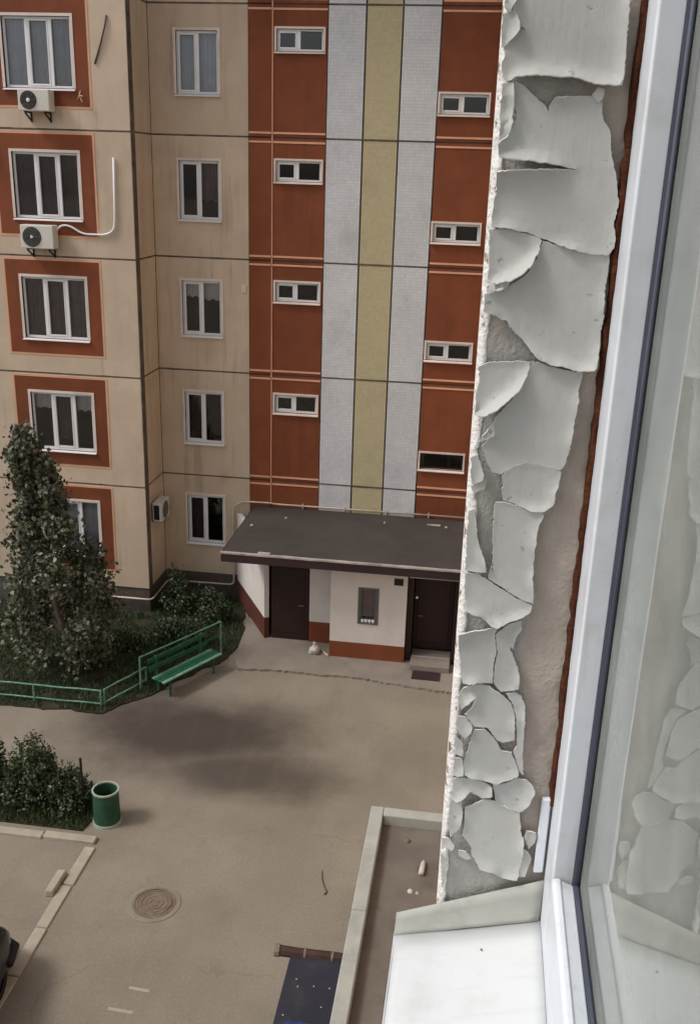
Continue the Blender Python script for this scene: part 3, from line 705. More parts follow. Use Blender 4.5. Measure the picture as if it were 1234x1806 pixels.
fl(3, [(524, 24), (640, 62), (760, 97), (880, 127), (1000, 127), (985, 250), (960, 400), (945, 600), (920, 800), (890, 950), (780, 950), (700, 925), (640, 910), (580, 905), (490, 860), (420, 780), (370, 720), (280, 640), (270, 600), (215, 580), (150, 540), (97, 530), (102, 410), (200, 388), (292, 350), (412, 258), (474, 165)],
   [(880, 930, .008, .02), (640, 905, .007, .018), (470, 840, .005, .014), (940, 500, .004, .016), (120, 520, .004, .01)])
fl(4, [(142, 195), (220, 163), (400, 158), (512, 157), (485, 250), (425, 348), (345, 418), (248, 488), (180, 522), (117, 522), (122, 400), (150, 300)], [(440, 320, .007, .013), (320, 440, .011, .016), (180, 515, .012, .016)])
fl(4, [(532, 152), (640, 192), (760, 222), (890, 238), (860, 330), (840, 500), (800, 720), (760, 900), (722, 940), (620, 915), (500, 880), (390, 910), (300, 968), (240, 955), (200, 880), (168, 770), (245, 670), (250, 600), (294, 532), (384, 434), (455, 333), (505, 233)],
   [(220, 650, .006, .012), (840, 450, .005, .016), (800, 700, .005, .016)])
fl(4, [(122, 752), (235, 600), (248, 630), (240, 680), (180, 712)], [(220, 640, .008, .012)])
fl(5, [(356, 240), (422, 186), (530, 151), (640, 171), (738, 210), (773, 218), (750, 320), (725, 360), (720, 430), (650, 488), (560, 488), (470, 453), (362, 418), (357, 350)], [(600, 485, .005, .014), (730, 380, .005, .014)])
fl(5, [(130, 110), (170, 92), (200, 200), (205, 270), (132, 298), (126, 200)], [(200, 240, .004, .01)])
fl(5, [(128, 318), (205, 290), (230, 270), (222, 335), (150, 362)], [])
FL.append((P(5, [(302, 436), (370, 441), (470, 470), (550, 505), (636, 510), (646, 525), (608, 590), (588, 700), (573, 850), (563, 1000)])+P(6, [(648, 200), (653, 345), (590, 318), (520, 283), (440, 228), (335, 165), (352, 60)])+P(5, [(282, 940), (287, 700), (292, 550)]),
           [(*P(5, [(590, 700)])[0], .004, .014), (*P(6, [(640, 200)])[0], .004, .014), (*P(5, [(620, 530)])[0], .004, .01)]))
fl(5, [(112, 500), (150, 485), (165, 700), (220, 880), (232, 935), (150, 930), (84, 925), (97, 700)], [(200, 860, .005, .012)])
fl(6, [(168, 130), (250, 135), (330, 186), (430, 251), (520, 306), (590, 341), (643, 364), (630, 408), (520, 453), (390, 498), (330, 468), (270, 418), (180, 388), (168, 300)], [(390, 490, .008, .014), (220, 400, .007, .012), (560, 435, .005, .012)])
fl(6, [(122, 558), (290, 530), (396, 524), (370, 570), (385, 700), (364, 780), (360, 922), (240, 902), (147, 902), (124, 700)], [(200, 895, .008, .013), (300, 530, .005, .01), (150, 560, .006, .012)])
fl(6, [(388, 572), (430, 545), (480, 502), (568, 472), (568, 530), (522, 600), (510, 676), (480, 658), (508, 740), (548, 850), (548, 958), (422, 982), (379, 925), (384, 790), (404, 710)], [(545, 900, .004, .012)])
fl(7, [(200, 130), (290, 112), (378, 127), (476, 197), (535, 256), (559, 335), (555, 518), (470, 525), (442, 512), (374, 424), (272, 410), (205, 328), (244, 290), (298, 188), (240, 212), (176, 288), (155, 200)], [(240, 212, .006, .01), (550, 400, .003, .01), (250, 125, .004, .01)])
fl(7, [(505, 178), (560, 173), (608, 198), (633, 260), (628, 420), (618, 600), (624, 765), (602, 738), (560, 602), (586, 560), (581, 350), (561, 260)], [(630, 350, .003, .01)])
fl(7, [(268, 445), (348, 440), (427, 525), (465, 595), (538, 606), (586, 740), (586, 766), (500, 795), (440, 810), (350, 795), (260, 770), (197, 755), (204, 660), (244, 533)], [(260, 770, .006, .012), (420, 805, .006, .012), (560, 770, .004, .01)])
fl(7, [(152, 343), (200, 348), (252, 415), (240, 450), (205, 505), (167, 468), (142, 400)], [(245, 430, .004, .008)])
fl(7, [(140, 492), (178, 530), (187, 618), (140, 606)], [(180, 600, .003, .008)])
fl(7, [(130, 640), (182, 660), (188, 758), (120, 762)], [(180, 740, .004, .008)])
fl(7, [(122, 794), (250, 794), (340, 822), (392, 850), (395, 905), (330, 930), (238, 882), (190, 915), (140, 942), (112, 930)], [(180, 920, .007, .01), (385, 870, .006, .008)])
fl(8, [(492, 55), (580, 50), (650, 12), (730, 22), (790, 85), (740, 180), (680, 248), (620, 228), (510, 172)], [(780, 90, .006, .012), (730, 180, .006, .012)])
fl(8, [(290, 225), (430, 168), (500, 180), (615, 240), (676, 255), (685, 400), (705, 460), (690, 600), (660, 735), (560, 725), (490, 670), (400, 640), (340, 570), (330, 500), (272, 420), (290, 320)], [(400, 640, .007, .012), (690, 500, .006, .014), (480, 670, .005, .01), (640, 720, .004, .012)])
fl(8, [(187, 152), (256, 155), (262, 280), (240, 370), (178, 438), (167, 300)], [(245, 300, .005, .01)])
fl(8, [(118, 440), (165, 448), (205, 492), (190, 520), (150, 500), (122, 520)], [(190, 500, .003, .008)])
fl(8, [(240, 535), (290, 545), (330, 590), (300, 598), (250, 575)], [])
fl(8, [(112, 560), (150, 600), (140, 760), (118, 800)], [])
fl(8, [(700, 520), (735, 545), (760, 600), (720, 720), (668, 722), (690, 640)], [])
fl(8, [(735, 385), (795, 400), (790, 470), (745, 520), (725, 440)], [(760, 400, .003, .01)])
fl(1, [(758, 690), (800, 640), (838, 655), (820, 720), (800, 745)], [(820, 690, .004, .008)])

def flake(poly, lifts, idx):
    pts = [px_on_y(x, y, .9935) for x, y in poly]
    q = [Vector((p.x, p.z)) for p in pts]
    # ease the outline outwards so that cracks stay thin, then densify and roughen it
    area = sum(a.x*b.y-b.x*a.y for a, b in zip(q, q[1:]+q[:1]))
    sg = 1 if area > 0 else -1; q2 = []
    for a, b, c in zip(q[-1:]+q[:-1], q, q[1:]+q[:1]):
        n1 = Vector(((b-a).y, -(b-a).x)).normalized()*sg; n2 = Vector(((c-b).y, -(c-b).x)).normalized()*sg
        m2 = n1+n2
        q2.append(b+(m2.normalized()*.0008 if m2.length > .4 else Vector((0, 0))))
    q = q2
    B = []
    for a, b in zip(q, q[1:]+q[:1]):
        L = (b-a).length; n = max(1, int(L/.0024)); nrm = Vector((-(b-a).y, (b-a).x))/max(L, 1e-6)
        for k in range(n):
            t = k/n; p = a.lerp(b, t)
            if k: p += nrm*(.0006*noise.noise(Vector((p.x*120, p.y*120, idx)))+.0014*noise.noise(Vector((p.x*420, p.y*420, idx))))
            B.append(p)
    xs = [p.x for p in B]; zs = [p.y for p in B]
    A_ = np.array([[p.x, p.y] for p in B]); A2 = np.roll(A_, -1, 0)
    def dist(p):
        d = A2-A_; t = np.clip(((p-A_)*d).sum(1)/np.maximum((d*d).sum(1), 1e-12), 0, 1); r = A_+d*t[:, None]-p
        return math.sqrt((r*r).sum(1).min())
    def inside(p):
        x, y = p; y1, y2 = A_[:, 1], A2[:, 1]; c = (y1 > y) != (y2 > y)
        xi = A_[:, 0]+(y-y1)*(A2[:, 0]-A_[:, 0])/np.where(y2 == y1, 1e-12, y2-y1)
        return (c & (x < xi)).sum() % 2 == 1
    I = []
    st = .005
    for i in range(int((max(xs)-min(xs))/st)+2):
        for j in range(int((max(zs)-min(zs))/st)+2):
            p = np.array([min(xs)+(i+random.uniform(-.25, .25))*st, min(zs)+(j+random.uniform(-.25, .25))*st])
            if inside(p) and dist(p) > .0022: I.append(Vector(p))
    vs, es, fs, *_ = delaunay_2d_cdt(B+I, [], [list(range(len(B)))], 1, 1e-6)
    LP = [(px_on_y(x, y, 1.0), a, r) for x, y, a, r in lifts]
    V = []
    for v in vs:
        d = dist(np.array([v.x, v.y]))
        e = math.exp(-d/.0030)
        amp = .0016+.0030*max(0, noise.noise(Vector((v.x*28, v.y*28, idx*3.1))))
        h = .0060+amp*.6*e + .0005*noise.noise(Vector((v.x*22, v.y*22, 7+idx)))
        for lp, a, r in LP:
            rr = (Vector((v.x, v.y))-Vector((lp.x, lp.z))).length
            h += a*1.1*math.exp(-(rr/r)**2)*(.10+.90*math.exp(-d/.0045))
        V.append((v.x, 1.0-h, v.y))
    return V, [tuple(f) for f in fs]
for i, (poly, lifts) in enumerate(FL):
    V, Fc = flake(poly, lifts, i)
    o = add('paint_flake', (V, Fc), M['flake'], rev, smooth=True)
    # face the camera side
    bm = bmesh.new(); bm.from_mesh(o.data)
    if sum(f.normal.y*f.calc_area() for f in bm.faces) > 0: bmesh.ops.reverse_faces(bm, faces=bm.faces)
    bm.to_mesh(o.data); bm.free()
    md = o.modifiers.new('solid', 'SOLIDIFY'); md.thickness = .0012; md.offset = -1; md.material_offset_rim = 1; o.data.materials.append(M['flake_edge'])
    es_ = o.modifiers.new('split', 'EDGE_SPLIT'); es_.split_angle = rad(45)

# foam in the gap between plaster and frame
V, Fc = [], []
nz_, nx_ = 260, 8
for j in range(nz_+1):
    z = ZC-.700+(WZ1-ZC+.700)*j/nz_
    xl = .1192+.0042*noise.noise(Vector((1, 2, z*16)))+.0030*noise.noise(Vector((5, 2, z*60)))
    for i in range(nx_+1):
        t = i/nx_; x = xl+(.128-xl)*t
        V.append((x, .9965-.0045*math.sin(t*math.pi)+.0035*noise.noise(Vector((x*260, z*90, 3)))+(.004 if i == 0 else 0)+.004*noise.noise(Vector((x*30, z*22, 8))), z))
for j in range(nz_):
    for i in range(nx_):
        a = j*(nx_+1)+i; Fc.append((a, a+1, a+nx_+2, a+nx_+1))
add('foam_seal', (V, Fc), M['foam'], rev, smooth=True)
a_, b_, c_, d_ = [px_on_y(*p, .992) for p in P(8, [(845, 165), (912, 165), (848, 700), (780, 700)])]
add('cover_strip', ([tuple(a_), tuple(b_), tuple(c_), tuple(d_), *[(p.x, .999, p.z) for p in (a_, b_, c_, d_)]], [(0, 1, 2, 3), (4, 7, 6, 5), (0, 4, 5, 1), (1, 5, 6, 2), (2, 6, 7, 3), (3, 7, 4, 0)]), M['frame'], rev, bevel=.0015)

# window: outer frame, gasket, pane, sill
XF, XG = .1255, .158
win = empty('window', (0, 0, 0), None, None)
win.parent = blk; win.location = Vector((.15, .4, ZC-.8))-blk.location
win['label'] = 'white plastic window with a wide pane mirroring the peeling reveal'
ZB, ZBT = ZC-.90, ZC-.752
def prism_y(prof, y0, y1):
    n = len(prof); V = [(x, y0, z) for x, z in prof]+[(x, y1, z) for x, z in prof]
    return V, [tuple(range(n)), tuple(range(2*n-1, n-1, -1))]+[(i, (i+1) % n, n+(i+1) % n, n+i) for i in range(n)]
def prism_z(prof, z0, z1):
    n = len(prof); V = [(x, y, z0) for x, y in prof]+[(x, y, z1) for x, y in prof]
    return V, [tuple(range(n)), tuple(range(2*n-1, n-1, -1))]+[(i, (i+1) % n, n+(i+1) % n, n+i) for i in range(n)]
YN = .932
add('jamb', prism_z([(XF, .9995), (XF, YN+.002), (XF+.002, YN), (.150, YN+.004), (.150, .9995)], ZB, WZ1), M['frame'], win, bevel=.0012, seg=2)
add('bottom_rail', prism_y([(XF, ZB), (XF, ZBT-.004), (XF+.0035, ZBT), (XF+.009, ZBT), (XF+.011, ZBT-.003), (.150, ZBT-.008), (.150, ZB)], WY0, YN-.0008), M['frame'], win, bevel=.0012, seg=2)
add('top_rail', box(XF, .150, WY0, YN-.001, WZ1-.07, WZ1), M['frame'], win, bevel=.002)
add('mullion', box(XF, .150, .0, .09, ZBT-.006, WZ1-.071), M['frame'], win, bevel=.002)
add('jamb', box(XF, .150, WY0, WY0+.07, ZBT-.006, WZ1-.071), M['frame'], win, bevel=.002)
gk = add('gasket', join(box(.1502, XG-.0005, YN+.002, .99, ZBT-.02, WZ1-.05), box(.1502, XG-.0005, .05, YN+.001, ZB, ZBT-.0095)), M['rubber'], win)
add('gasket_lip', join(tube([(.1545, YN+.0005, ZBT-.01), (.1545, YN+.0005, WZ1-.06)], .0022, 8), tube([(.1545, .06, ZBT-.009), (.1545, YN, ZBT-.009)], .0022, 8)), M['rubber'], gk, smooth=True)
add('pane', box(XG, XG+.024, .04, .99, ZB, WZ1-.03), M['near_glass'], win)
# room behind the pane
add('room', (lambda b: (b[0], [b[1][i] for i in (0, 1, 2, 3, 5)]))(box(.31, 3.2, WY0-.6, 1.6, ZC-1.7, ZC+.9)), M['room'], blk)
V, Fc = [], []
for i in range(120):
    y = -.2+1.2*i/119; x = .235+.012*math.sin(i*.55)+.006*math.sin(i*1.31)
    V += [(x, y, ZB), (x, y, WZ1)]
for i in range(119): Fc.append((2*i, 2*i+2, 2*i+3, 2*i+1))
add('brightening_curtain', (V, Fc), M['room'], win, smooth=True)  # pale sheet added behind the pane to brighten the glass
add('inner_board', box(.185, .45, WY0, .99, ZB-.03, ZB), M['pvc'], blk)
# sheet-metal sill with turned-up end
so_ = Vector((-.052, 0, ZC-.912)); si_ = Vector((XF-.0005, 0, ZC-.862))
def sl_(t, lift=0): return (so_.x+(si_.x-so_.x)*t, so_.z+(si_.z-so_.z)*t+lift)
V, Fc = [], []
ys_ = [WY0, .0, .5, .8, .9, .95, .985]
NS = 14
for y in ys_:
    up = 0
    for i in range(NS+1):
        t = i/NS; x, z = sl_(t)
        V.append((x, y+(.004*noise.noise(Vector((x*20, 0, 1))) if up else 0), z+up*(.62+.38*t)+.0012*noise.noise(Vector((x*12, y*9, 2)))))
    x, z = sl_(0)
nn_ = NS+1
for j in range(len(ys_)-1):
    for i in range(NS): Fc.append((j*nn_+i, j*nn_+i+1, (j+1)*nn_+i+1, (j+1)*nn_+i))
sil = add('window_sill', (V, Fc), M['sill'], blk, smooth=True, solid=.0012, label='white sheet-metal window sill with its end turned up')
V, Fc = [], []
for i in range(NS+1):
    t = i/NS; x, z = sl_(t); wv = .0025*noise.noise(Vector((x*25, 0, 1)))
    V += [(x-.002, .9835+wv*.5, z+.0006), (x-.001, .9865+wv*.4, z+.004+.002*t), (x, .990, z+(.018+.018*t)), (x, .9930, z+(.028+.026*t))]
for i in range(NS):
    for k in range(3): Fc.append((4*i+k, 4*i+4+k, 4*i+5+k, 4*i+1+k))
add('end_flange', (V, Fc), M['flange'], sil, smooth=True, solid=.001, label='dull grey turned-up end of the white sill')
x, z = sl_(0)
add('drip_edge', box(x-.0012, x+.0002, WY0, .985, z-.03, z+.0005), M['sill'], sil)
for (x, z, y) in ((.055, .0, .945),):
    t = (x-so_.x)/(si_.x-so_.x); zz = sl_(t)[1]
    add('grit', lathe([(0, .0016), (.001, .0012), (.0014, 0)], (x, y, zz+.0012), 7), M['rubber'], sil, smooth=True)

# ------------------------------------------------------------------ entrance canopy of the near block (seen from above)
can = empty('entrance_canopy', (-.5, 9, 0), 'grey concrete canopy roof with raised rim below the window', 'canopy')
CZ = 2.9
add('slab', box(-.84, FX-.006, 5.0, 11.15, CZ-.34, CZ-.16), M['screed'], can)
cb = [(-1.02, -.842, 5.0, 7.35), (-1.02, -.842, 7.358, 9.3), (-1.02, -.842, 9.308, 11.33)]
for b in cb: add('rim', box(*b, CZ-.36, CZ), M['concrete'], can, bevel=.012)
add('rim', box(-.838, FX-.006, 11.152, 11.33, CZ-.36, CZ-.002), M['concrete'], can, bevel=.012)
for y in (5.4, 11.0):
    add('post', box(-.98, -.82, y-.08, y+.08, 0, CZ-.362), M['concrete'], can)
def litter(name, g, m, label, cat, smooth=True): return add(name, g, m, smooth=smooth, label=label, cat=cat)
zz = CZ-.158
litter('plastic_bottle', tube([(-.25, 10.20, zz+.035), (-.24, 10.32, zz+.035), (-.235, 10.40, zz+.036), (-.23, 10.46, zz+.037)], [.035, .036, .030, .012], 10), M['bag'], 'small pale bottle lying on the canopy roof', 'bottle')
litter('pebble', lathe([(0, .04), (.035, .03), (.045, 0)], (-.48, 10.85, zz), 8), M['iron'], 'dark lump on the canopy roof near its corner', 'stone')
litter('pebble', lathe([(0, .03), (.03, .02), (.04, 0)], (-.36, 9.9, zz), 8), M['bag'], 'pale scrap on the canopy roof below the bottle', 'scrap')
litter('pebble', lathe([(0, .02), (.02, .015), (.028, 0)], (-.27, 9.88, zz), 8), M['kerb'], 'tiny pale scrap on the canopy roof, nearest the wall', 'scrap')

# low dark lean-to beside the canopy
hat = empty('basement_hatch', (-1.5, 9.2, 0), 'low dark sheet-metal hatch with a brown beam, beside the canopy rim', 'hatch')
lid = add('lid', box(-1.96, -1.05, 8.2, 10.40, .97, 1.0), M['sheet'], hat, bevel=.006)
add('beam', tube([(-2.16, 10.46, 1.0), (-1.85, 10.455, 1.0), (-1.45, 10.462, 1.0), (-1.02, 10.46, 1.0)], [.075, .07, .072, .07], 8), M['roll'], hat)
add('beam_cap', tube([(-2.19, 10.46, 1.0), (-2.12, 10.46, 1.0)], .085, 10), M['iron'], hat)
for x in (-1.78, -1.40):
    add('strap', tube([(x, 10.46, 1.0), (x+.03, 10.46, 1.0)], .078, 10), M['iron'], hat)
add('wall', box(-1.90, -1.82, 8.25, 10.36, 0, .968), M['concrete'], hat)
add('wall', box(-1.82, -1.06, 10.28, 10.36, 0, .967), M['concrete'], hat)
for k, (x, y) in enumerate(((-1.80, 10.0), (-1.76, 9.88), (-1.55, 9.92), (-1.34, 9.92), (-1.86, 9.4), (-1.40, 9.6))):
    add('speck', lathe([(0, .008), (.008, .006), (.011, 0)], (x, y, 1.001), 7), M['bag'], lid)
V, Fc = [], []
for i in range(9):
    for j in range(9):
        x, y = -1.82+.34*i/8, 8.98+.34*j/8
        V.append((x+.03*noise.noise(Vector((x*9, y*9, 1))), y+.03*noise.noise(Vector((x*9, y*9, 5))), 1.006+.09*max(0, noise.noise(Vector((x*11, y*11, 2)))+.35)*math.sin(math.pi*i/8)*math.sin(math.pi*j/8)))
for i in range(8):
    for j in range(8): Fc.append((i*9+j, (i+1)*9+j, (i+1)*9+j+1, i*9+j+1))
add('plastic_bag', (V, Fc), M['blue'], label='crumpled blue plastic bag on the dark hatch', cat='bag', solid=.002)

# ------------------------------------------------------------------ yard furniture
# bench
d = Vector((.88, 1.58, 0)).normalized(); nb = Vector((-d.y, d.x, 0))      # along, backwards
o = Vector((-6.32, 18.19, 0)); BL = 1.82
ben = empty('park_bench', o+d*.9, 'green slatted bench at the edge of the lawn', 'bench')
def bar(a, b, wv, hv, m, name, par):
    """box bar from a to b with half extents wv, hv"""
    V = []
    for p in (a, b):
        for s, t in ((-1, -1), (1, -1), (1, 1), (-1, 1)): V.append(tuple(p+wv*s+hv*t))
    return add(name, (V, [(3, 2, 1, 0), (4, 5, 6, 7), (0, 1, 5, 4), (1, 2, 6, 5), (2, 3, 7, 6), (3, 0, 4, 7)]), m, par, bevel=.005)
zv = Vector((0, 0, 1))
for k in range(4):
    c = o+nb*(.05+k*.105)+zv*.43
    bar(c, c+d*BL, nb*.043, zv*.016, M['greenpale'] if k in (0, 3) else M['green'], 'slat', ben)
for k in range(2):
    c = o+nb*(.47+k*.04)+zv*(.60+k*.2)
    bar(c, c+d*BL, zv*.05, nb*.014, M['green'], 'back_slat', ben)
for t in (.22, 1.58):
    for q, h in ((.06, .41), (.44, .88)):
        c = o+d*t+nb*q; bar(c+zv*.0, c+zv*h+nb*(.06 if h > .5 else 0), d*.022, nb*.022, M['green'], 'leg', ben)
    c = o+d*t+zv*.395; bar(c+nb*.03, c+nb*.46, d*.02, zv*.018, M['green'], 'support', ben)
# low rail fence
def fence_run(pts, label, start_post=True):
    root = empty('rail_fence', Vector(pts[0]), label, 'fence', 'low green rails round the lawn')
    for i, p in enumerate(pts):
        add('post', tube([p, (p[0], p[1], .43)], .022, 8), M['greenpale'], root)
    for a, b in zip(pts[:-1], pts[1:]):
        for z in (.42, .10):
            mid = [(a[0]+(b[0]-a[0])*t, a[1]+(b[1]-a[1])*t, z+.008*math.sin(t*7)) for t in (0.01, .3, .6, .99)]
            add('rail', tube(mid, .018, 8), M['greenpale'], root)
    return root
fence_run([(-7.58, 17.66, 0), (-9.1, 17.64, 0), (-10.8, 17.62, 0), (-12.5, 17.6, 0)], 'low green rail fence along the front of the lawn')
fence_run([(-7.52, 17.72, 0), (-6.98, 18.86, 0)], 'short green rail between the fence corner and the bench')
bp = o+nb*.62
rr_ = empty('hand_rail', bp, 'green rail with end post standing behind the bench', 'rail')
e0, e1 = Vector((-6.98, 18.5, 0)), Vector((-5.70, 20.62, 0))
for p in (e0, e1): add('post', tube([tuple(p), (p.x, p.y, .86)], .022, 8), M['greenpale'], rr_)
add('rail', tube([(e0.x, e0.y, .85), ((e0.x+e1.x)/2, (e0.y+e1.y)/2, .845), (e1.x, e1.y, .85)], .02, 8), M['greenpale'], rr_)
add('rail', tube([(e0.x, e0.y, .5), (e1.x, e1.y, .5)], .016, 8), M['green'], rr_)

# bin
bc = (-6.02, 13.98, 0)
bn = empty('litter_bin', bc, 'green metal litter bin with pale rim at the end of the shrub bed', 'bin')
add('drum', lathe([(.0, .05), (.236, .05), (.240, .08), (.232, .34), (.224, .66), (.215, .66), (.22, .08), (0, .08)], bc, 28), M['bingreen'], bn, smooth=False)
add('rim', lathe([(.212, .655), (.240, .655), (.240, .685), (.212, .685), (.212, .655)], bc, 28), M['binrim'], bn)
add('base_ring', lathe([(.215, 0), (.258, 0), (.256, .05), (.215, .05), (.215, 0)], bc, 28), M['binrim'], bn)
for (x, y, h, lab) in ((-6.52, 14.15, 1.12, 'tall thin black post beside the litter bin'), (-6.34, 14.15, .66, 'short thin black post just behind the litter bin')):
    pt = empty('post', (x, y, 0), lab, 'post', 'black posts by the bin')
    add('shaft', tube([(x, y, 0), (x-.01, y, h)], .024, 8), M['black'], pt)
    add('cap', lathe([(.03, 0), (.03, .02), (0, .03)], (x-.01, y, h), 8), M['black'], pt)
# manhole
mc = (-4.52, 12.12, 0)
mh = empty('manhole_cover', mc, 'round iron manhole cover set in the worn asphalt', 'manhole')
add('collar', lathe([(.0, .004), (.43, .004), (.425, .010), (.34, .016), (.335, .004)], mc, 40), M['apron'], mh)
add('frame_ring', lathe([(.305, .008), (.305, .022), (.345, .022), (.35, .006)], mc, 40), M['iron'], mh)
lidm = add('lid', lathe([(0, .014), (.295, .014), (.295, .004)], mc, 40), M['iron'], mh)
for r in (.07, .14, .21, .27):
    add('rib', lathe([(r-.011, .013), (r-.008, .021), (r+.008, .021), (r+.011, .013)], mc, 40), M['iron'], lidm)
# broken kerb block, bag, stick, floor paint marks, crack
add('kerb_block', ([(-6.30, 12.50, 0), (-6.14, 12.52, 0), (-6.15, 11.98, 0), (-6.30, 11.96, 0), (-6.29, 12.49, .12), (-6.15, 12.5, .12), (-6.16, 12.0, .11), (-6.29, 11.98, .11)],
    [(3, 2, 1, 0), (4, 5, 6, 7), (0, 1, 5, 4), (1, 2, 6, 5), (2, 3, 7, 6), (3, 0, 4, 7)]), M['kerb'], bevel=.015, label='loose pale concrete block lying against the kerb', cat='block')
bg_ = (-3.45, 20.98, .06)
V, Fc = [], []
for j in range(11):
    t = j/10; r = [.10, .128, .135, .13, .118, .10, .08, .055, .038, .05, .03][j]
    for k in range(14):
        a = 2*math.pi*k/14; rr2 = r*(1+.7*noise.noise(Vector((math.cos(a)*1.5, math.sin(a)*1.5, t*7))))
        V.append((bg_[0]+rr2*math.cos(a), bg_[1]+rr2*math.sin(a), bg_[2]+.30*t))
for j in range(10):
    for k in range(14): Fc.append((j*14+k, j*14+(k+1) % 14, (j+1)*14+(k+1) % 14, (j+1)*14+k))
Fc.append(tuple(range(13, -1, -1)))
add('plastic_bag', (V, Fc), M['bag'], smooth=True, label='tied white plastic bag standing by the porch wall', cat='bag')
add('stick', tube([(-3.28, 21.08, .085), (-3.2, 20.97, .082), (-3.10, 20.84, .085)], [.026, .024, .02], 7), M['stick'], label='short pale stick on the porch pavement beside the white bag', cat='stick')
add('twig', tube([(-1.99, 13.35, .008), (-1.96, 13.15, .012), (-1.90, 12.98, .01), (-1.83, 12.85, .01), (-1.86, 12.78, .014)], [.006, .009, .011, .014, .018], 6), M['joint'], label='thin dark twig lying on the open asphalt', cat='twig')
for k, (x, y, l) in enumerate(((-4.17, 10.42, .30), (-4.30, 10.02, .36))):
    add('paint_mark', sheet([(x-l/2, y-.02), (x+l/2, y-.035), (x+l/2+.01, y+.02), (x-l/2, y+.028)], .004), M['kerb'], kind='structure')

# ------------------------------------------------------------------ parked car (only its front corner is in view)
car = empty('parked_car', (-6.75, 8.2, 0), 'black car parked over the kerb, its front corner at the lower left edge', 'car')
cx, fy = -6.80, 10.60
def section(y, hw, z0, z1, top, crown):
    return [(-hw*.92, y, z0), (-hw, y, z0+.15), (-hw, y, (z0+z1)/2), (-hw*.97, y, z1), (-hw*top, y, z1+crown), (0, y, z1+crown*1.08), (hw*top, y, z1+crown), (hw*.97, y, z1), (hw, y, (z0+z1)/2), (hw, y, z0+.15), (hw*.92, y, z0)]
secs = []
for (dy, hw, z0, z1, top, cr) in ((0, .50, .36, .60, .8, .02), (-.06, .68, .28, .70, .82, .03), (-.25, .80, .24, .80, .84, .05), (-.6, .86, .24, .88, .84, .06), (-1.15, .88, .24, .96, .84, .06), (-1.9, .88, .24, .98, .82, .06), (-3.2, .88, .24, .98, .82, .06), (-3.7, .86, .26, .98, .82, .05), (-3.95, .78, .3, .94, .8, .03), (-4.02, .62, .4, .86, .8, .02)):
    secs.append([(cx+x, fy+y, z) for x, y, z in section(dy, hw, z0, z1, top, cr)])
V = [p for s in secs for p in s]; n = len(secs[0]); Fc = []
for j in range(len(secs)-1):
    for i in range(n): Fc.append((j*n+i, j*n+(i+1) % n, (j+1)*n+(i+1) % n, (j+1)*n+i))
Fc += [tuple(range(n)), tuple(range((len(secs)-1)*n, len(secs)*n))]
body = add('body', (V, Fc), M['carpaint'], car, smooth=True, sub=2)
cab = []
for (dy, hw, z) in ((-1.1, .76, 1.0), (-1.75, .64, 1.42), (-2.9, .64, 1.45), (-3.6, .72, 1.02)):
    cab.append([(cx-hw, fy+dy, z), (cx-hw*.5, fy+dy+.03, z+.02), (cx+hw*.5, fy+dy+.03, z+.02), (cx+hw, fy+dy, z)])
V = [p for s in cab for p in s]+[(cx-.8, fy-1.1, .95), (cx+.8, fy-1.1, .95), (cx-.8, fy-3.6, .95), (cx+.8, fy-3.6, .95)]
Fc = [(j*4+i, j*4+i+1, j*4+5+i, j*4+4+i) for j in (1,) for i in range(3)]
add('roof', (V, Fc), M['carpaint'], car, smooth=True, solid=.02)
Fc = [(0, 1, 5, 4), (1, 2, 6, 5), (2, 3, 7, 6)]; add('windscreen', (V, Fc), M['glass'], car)
Fc = [(8, 9, 13, 12), (9, 10, 14, 13), (10, 11, 15, 14)]; add('rear_window', (V, Fc), M['glass'], car)
for (a, b, c_, d_, e, f_) in ((0, 4, 8, 12, 18, 16), (3, 7, 11, 15, 19, 17)):
    add('side_window', (V, [(a, b, c_, d_, e, f_)]), M['glass'], car)
add('seats', box(cx-.55, cx+.55, fy-3.2, fy-1.9, .8, 1.15), M['dark'], car, bevel=.08)
for sx in (-1, 1):
    hl = add('headlight', lathe([(0, .05), (.09, .04), (.12, 0)], (cx+sx*.58, fy-.11, .62), 16, 'y'), M['lamp'], car, smooth=True)
    add('mirror', box(cx+sx*.84-.06, cx+sx*.84+.12*sx+.06, fy-1.55, fy-1.45, .98, 1.1), M['carpaint'], car, bevel=.03)
    for yy in (-.75, -3.25):
        c = (cx+sx*.70, fy+yy, .31)
        tr_ = lathe([(.19, -.09), (.29, -.10), (.31, -.06), (.31, .06), (.29, .10), (.19, .09)], (0, 0, 0), 28, 'y')
        add('wheel', ([(c[0]+v[1], c[1]+v[0], c[2]+v[2]) for v in tr_[0]], tr_[1]), M['tyre'], car, smooth=True)
        rm = lathe([(0, .05), (.19, .07), (.19, -.07), (0, -.05)], (0, 0, 0), 20, 'y')
        add('rim', ([(c[0]+v[1], c[1]+v[0], c[2]+v[2]) for v in rm[0]], rm[1]), M['chrome'], car)
add('bumper', tube([(cx-.82, fy-.45, .42), (cx-.76, fy-.12, .42), (cx-.45, fy+.03, .42), (cx+.45, fy+.03, .42), (cx+.76, fy-.12, .42), (cx+.82, fy-.45, .42)], .07, 8), M['black'], car, smooth=True)
add('side_trim', box(cx+.876, cx+.892, fy-3.3, fy-.9, .58, .61), M['chrome'], car)
add('number_plate', box(cx-.26, cx+.26, fy+.09, fy+.105, .38, .49), M['pvc'], car)

